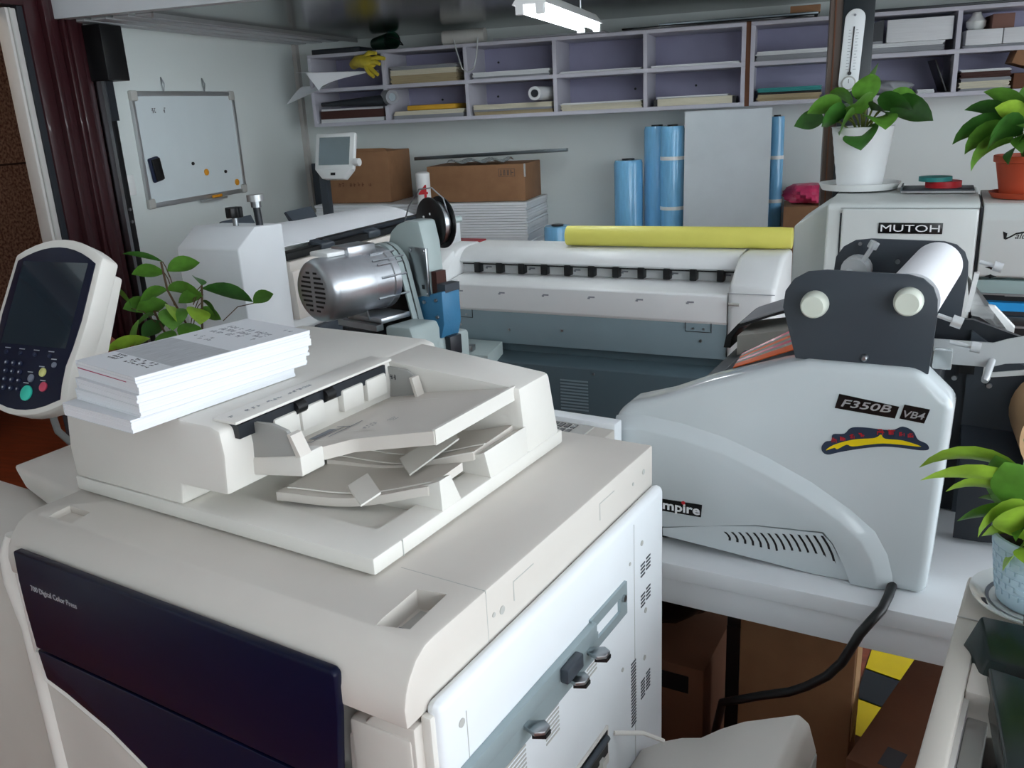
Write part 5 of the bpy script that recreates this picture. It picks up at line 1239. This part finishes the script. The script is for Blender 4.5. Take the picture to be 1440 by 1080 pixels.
# saucer and pot with leafy plant
q = Matrix.Rotation(R(-16), 3, 'Z') @ Vector((.090, -.058, 0))
pc = (q.x + .295, q.y + 1.338)
sa = thing('saucer', 'white porcelain saucer under the pale blue pot', 'saucer', (pc[0], pc[1], .9005))
MB().lathe([(.045, 0), (.055, .004), (.083, .016), (.084, .019), (.06, .009), (.02, .007)], n=44).build('dish', 'porcelain', sa)
MB().lathe([(.058, .0094), (.062, .0112), (.063, .0118), (.059, .0098)], n=44, caps=False).build('dish_ring', 'ink_light', sa)
MB().box(-.072, -.066, -.03, -.012, .0145, .0152).build('dish_mark', 'ink', sa)
p = thing('potted_plant', 'leafy green plant in a pale blue woven pattern pot beside the laminator', 'potted plant', (pc[0], pc[1], .9102))
prof_ = [(.046, 0), (.05, .004)] + [(.05 + .013 * k / 10, .004 + .095 * k / 10) for k in range(1, 11)] + [(.0655, .10), (.0655, .108), (.061, .108), (.058, .09)]
MB().lathe(prof_, n=40).build('pot', 'pot_blue', p)
b = MB()
for r_ in range(6):
    z0 = .018 + r_ * .013
    for k in range(26):
        a0 = 2 * math.pi * (k + .5 * (r_ % 2)) / 26; a1 = a0 + 2 * math.pi / 26 * .78; rr = .05 + .013 * (z0 / .1) + .0016
        f = lambda a, r, z: (r * math.cos(a), r * math.sin(a), z)
        b.hexa([f(a0, rr - .003, z0), f(a0, rr, z0 + .002), f(a1, rr, z0 + .002), f(a1, rr - .003, z0), f(a0, rr - .002, z0 + .010), f(a0, rr + .0008, z0 + .009), f(a1, rr + .0008, z0 + .009), f(a1, rr - .002, z0 + .010)])
wv = b.build('woven_relief', 'pot_blue', p)
MB().lathe([(0, .098), (.03, .1), (.06, .094)], n=24, caps=False).build('soil', 'soil', p)
for az, r, h, p0, p1, L, W, m in ((168, .03, .185, 48, -40, .15, .030, 'leaf_lime'), (186, .025, .17, 38, -20, .15, .028, 'leaf_lime'), (176, .03, .15, 55, -35, .11, .024, 'leaf_lime'), (190, .03, .14, 12, -25, .09, .028, 'leaf_mid'), (205, .03, .145, 25, -60, .085, .045, 'leaf_lime'), (200, .012, .118, 15, -20, .08, .044, 'leaf_lime'), (225, .02, .110, -10, -40, .075, .034, 'leaf_lime'),
        (140, .025, .15, 85, 70, .09, .058, 'leaf_mid'), (100, .0, .155, 85, 75, .10, .062, 'leaf_mid'), (-80, .012, .145, 80, 20, .075, .052, 'leaf_mid'), (-100, .03, .12, 30, -40, .06, .046, 'leaf_lime'), (-75, .04, .125, 25, -55, .075, .048, 'leaf_mid'), (60, .02, .19, 75, 30, .11, .045, 'leaf_mid'), (30, .03, .175, 60, 0, .11, .045, 'leaf_lime'), (-20, .03, .16, 50, -30, .11, .045, 'leaf_mid'), (5, .03, .14, 20, -30, .1, .04, 'leaf_lime'), (120, .03, .13, 45, 0, .08, .035, 'leaf_mid'), (-130, .02, .13, 45, -50, .065, .040, 'leaf_mid'), (155, .02, .13, 30, -10, .07, .03, 'leaf_mid'), (-45, .03, .15, 60, -10, .09, .05, 'leaf_lime'), (178, .045, .125, 85, 65, .10, .055, 'leaf_mid'), (200, .035, .14, 80, 55, .09, .052, 'leaf_mid'), (225, .05, .115, 70, 30, .075, .045, 'leaf_lime'), (250, .045, .11, 40, -40, .07, .045, 'leaf_lime')):
    a = R(az); plant_leaf(p, (r * math.cos(a), r * math.sin(a), h), az, p0, p1, L, W, m, (.25 * r * math.cos(a), .25 * r * math.sin(a), .096), sr=.0018, heart=.5, sm='leaf_lime')

# ================================================================ boxes under the table
t = thing('cardboard_box', 'brown cardboard box with dark label beside the copier under the table', 'box', (-.13, 1.70, 0), -12)
MB().box(-.55, 0, 0, .42, 0, .40).build('carton', 'kraft_dark', t, bevel=.004)
MB().box(-.25, -.035, -.001, 0, .33, .375).build('label', 'black', t)
t = thing('black_bag', 'black shiny bag resting on the box under the table', 'bag', (-.30, 1.93, .4005), -12)
def bb(u, v):
    a = 2 * math.pi * u; r = (.15 + .02 * math.sin(3 * a + 4 * v) + .012 * math.sin(8 * a)) * math.sqrt(max(0, 1 - (2 * v - 1) ** 2)) ** .5
    return (r * 1.2 * math.cos(a), r * math.sin(a), .2 * v)
MB().grid(bb, 30, 10).build('film', 'black_gloss', t, sharp=180)
t = thing('black_stand', 'black metal stand rail between the cardboard boxes under the table', 'stand', (-.085, 1.74, 0), -12)
MB().box(0, .03, 0, .42, .50, .53).build('top_rail', 'black', t, bevel=.003)
MB().box(.04, .08, .1, .42, .46, .49).build('lower_rail', 'charcoal_dark', t, bevel=.003)
for y in (.0, .39): MB().box(0, .03, y, y + .03, 0, .50).build('leg', 'black', t)
MB().box(0, .08, .12, .15, .44, .46).build('cross_bar', 'black', t)
t = thing('cardboard_box', 'tall brown cardboard box standing under the laminator table', 'box', (.03, 1.635, 0), -12)
MB().box(-.085, .145, 0, .115, 0, .62).build('carton', 'kraft', t, bevel=.004)
MB().box(.145, .1465, .01, .10, .34, .60).build('torn_tape', 'kraft_roll', t)
t = thing('cardboard_box', 'low brown cardboard box with yellow and black striped tape', 'box', (.165, 1.765, 0), -14)
MB().box(0, .26, 0, .60, 0, .20).build('carton', 'kraft_dark', t, bevel=.004)
for k in range(4):
    y = .045 + k * .13
    MB().hexa([(.004, y + .02, .2), (.132, y, .2), (.132, y + .135, .2), (.004, y + .155, .2), (.004, y + .02, .2015), (.132, y, .2015), (.132, y + .135, .2015), (.004, y + .155, .2015)]).build('tape_stripe', ('tape_yellow', 'tape_black')[k % 2], t)
t = thing('cardboard_box', 'dark brown cardboard box with printed marks leaning over the striped tape box', 'box', (.15, 1.43, .202), -24.4)
MB().box(0, .22, .0, .42, 0, .248).build('carton', 'kraft_dark', t, bevel=.003)
MB().box(.05, .085, .02, .075, .248, .2486).build('printed_mark', 'ink', t)
strokes('printed_mark', (.11, .02, .248), (1, 0, 0), (0, 1, 0), .05, .05, 'ink', t, n=3, seed=61, th=.0005)
wc = thing('white_cable', 'short white plug cable lying on the striped tape box', 'cable', (.29, 2.22, .2035), 0)
MB().tube([(-.04, .03, .006), (-.02, .01, .006), (.01, .02, .006), (.03, 0, .006), (.05, .004, .006)], .005, 8).build('lead', 'wire_white', wc)
MB().box(.045, .075, -.006, .014, 0, .014).build('plug', 'white_plastic', wc, bevel=.003)
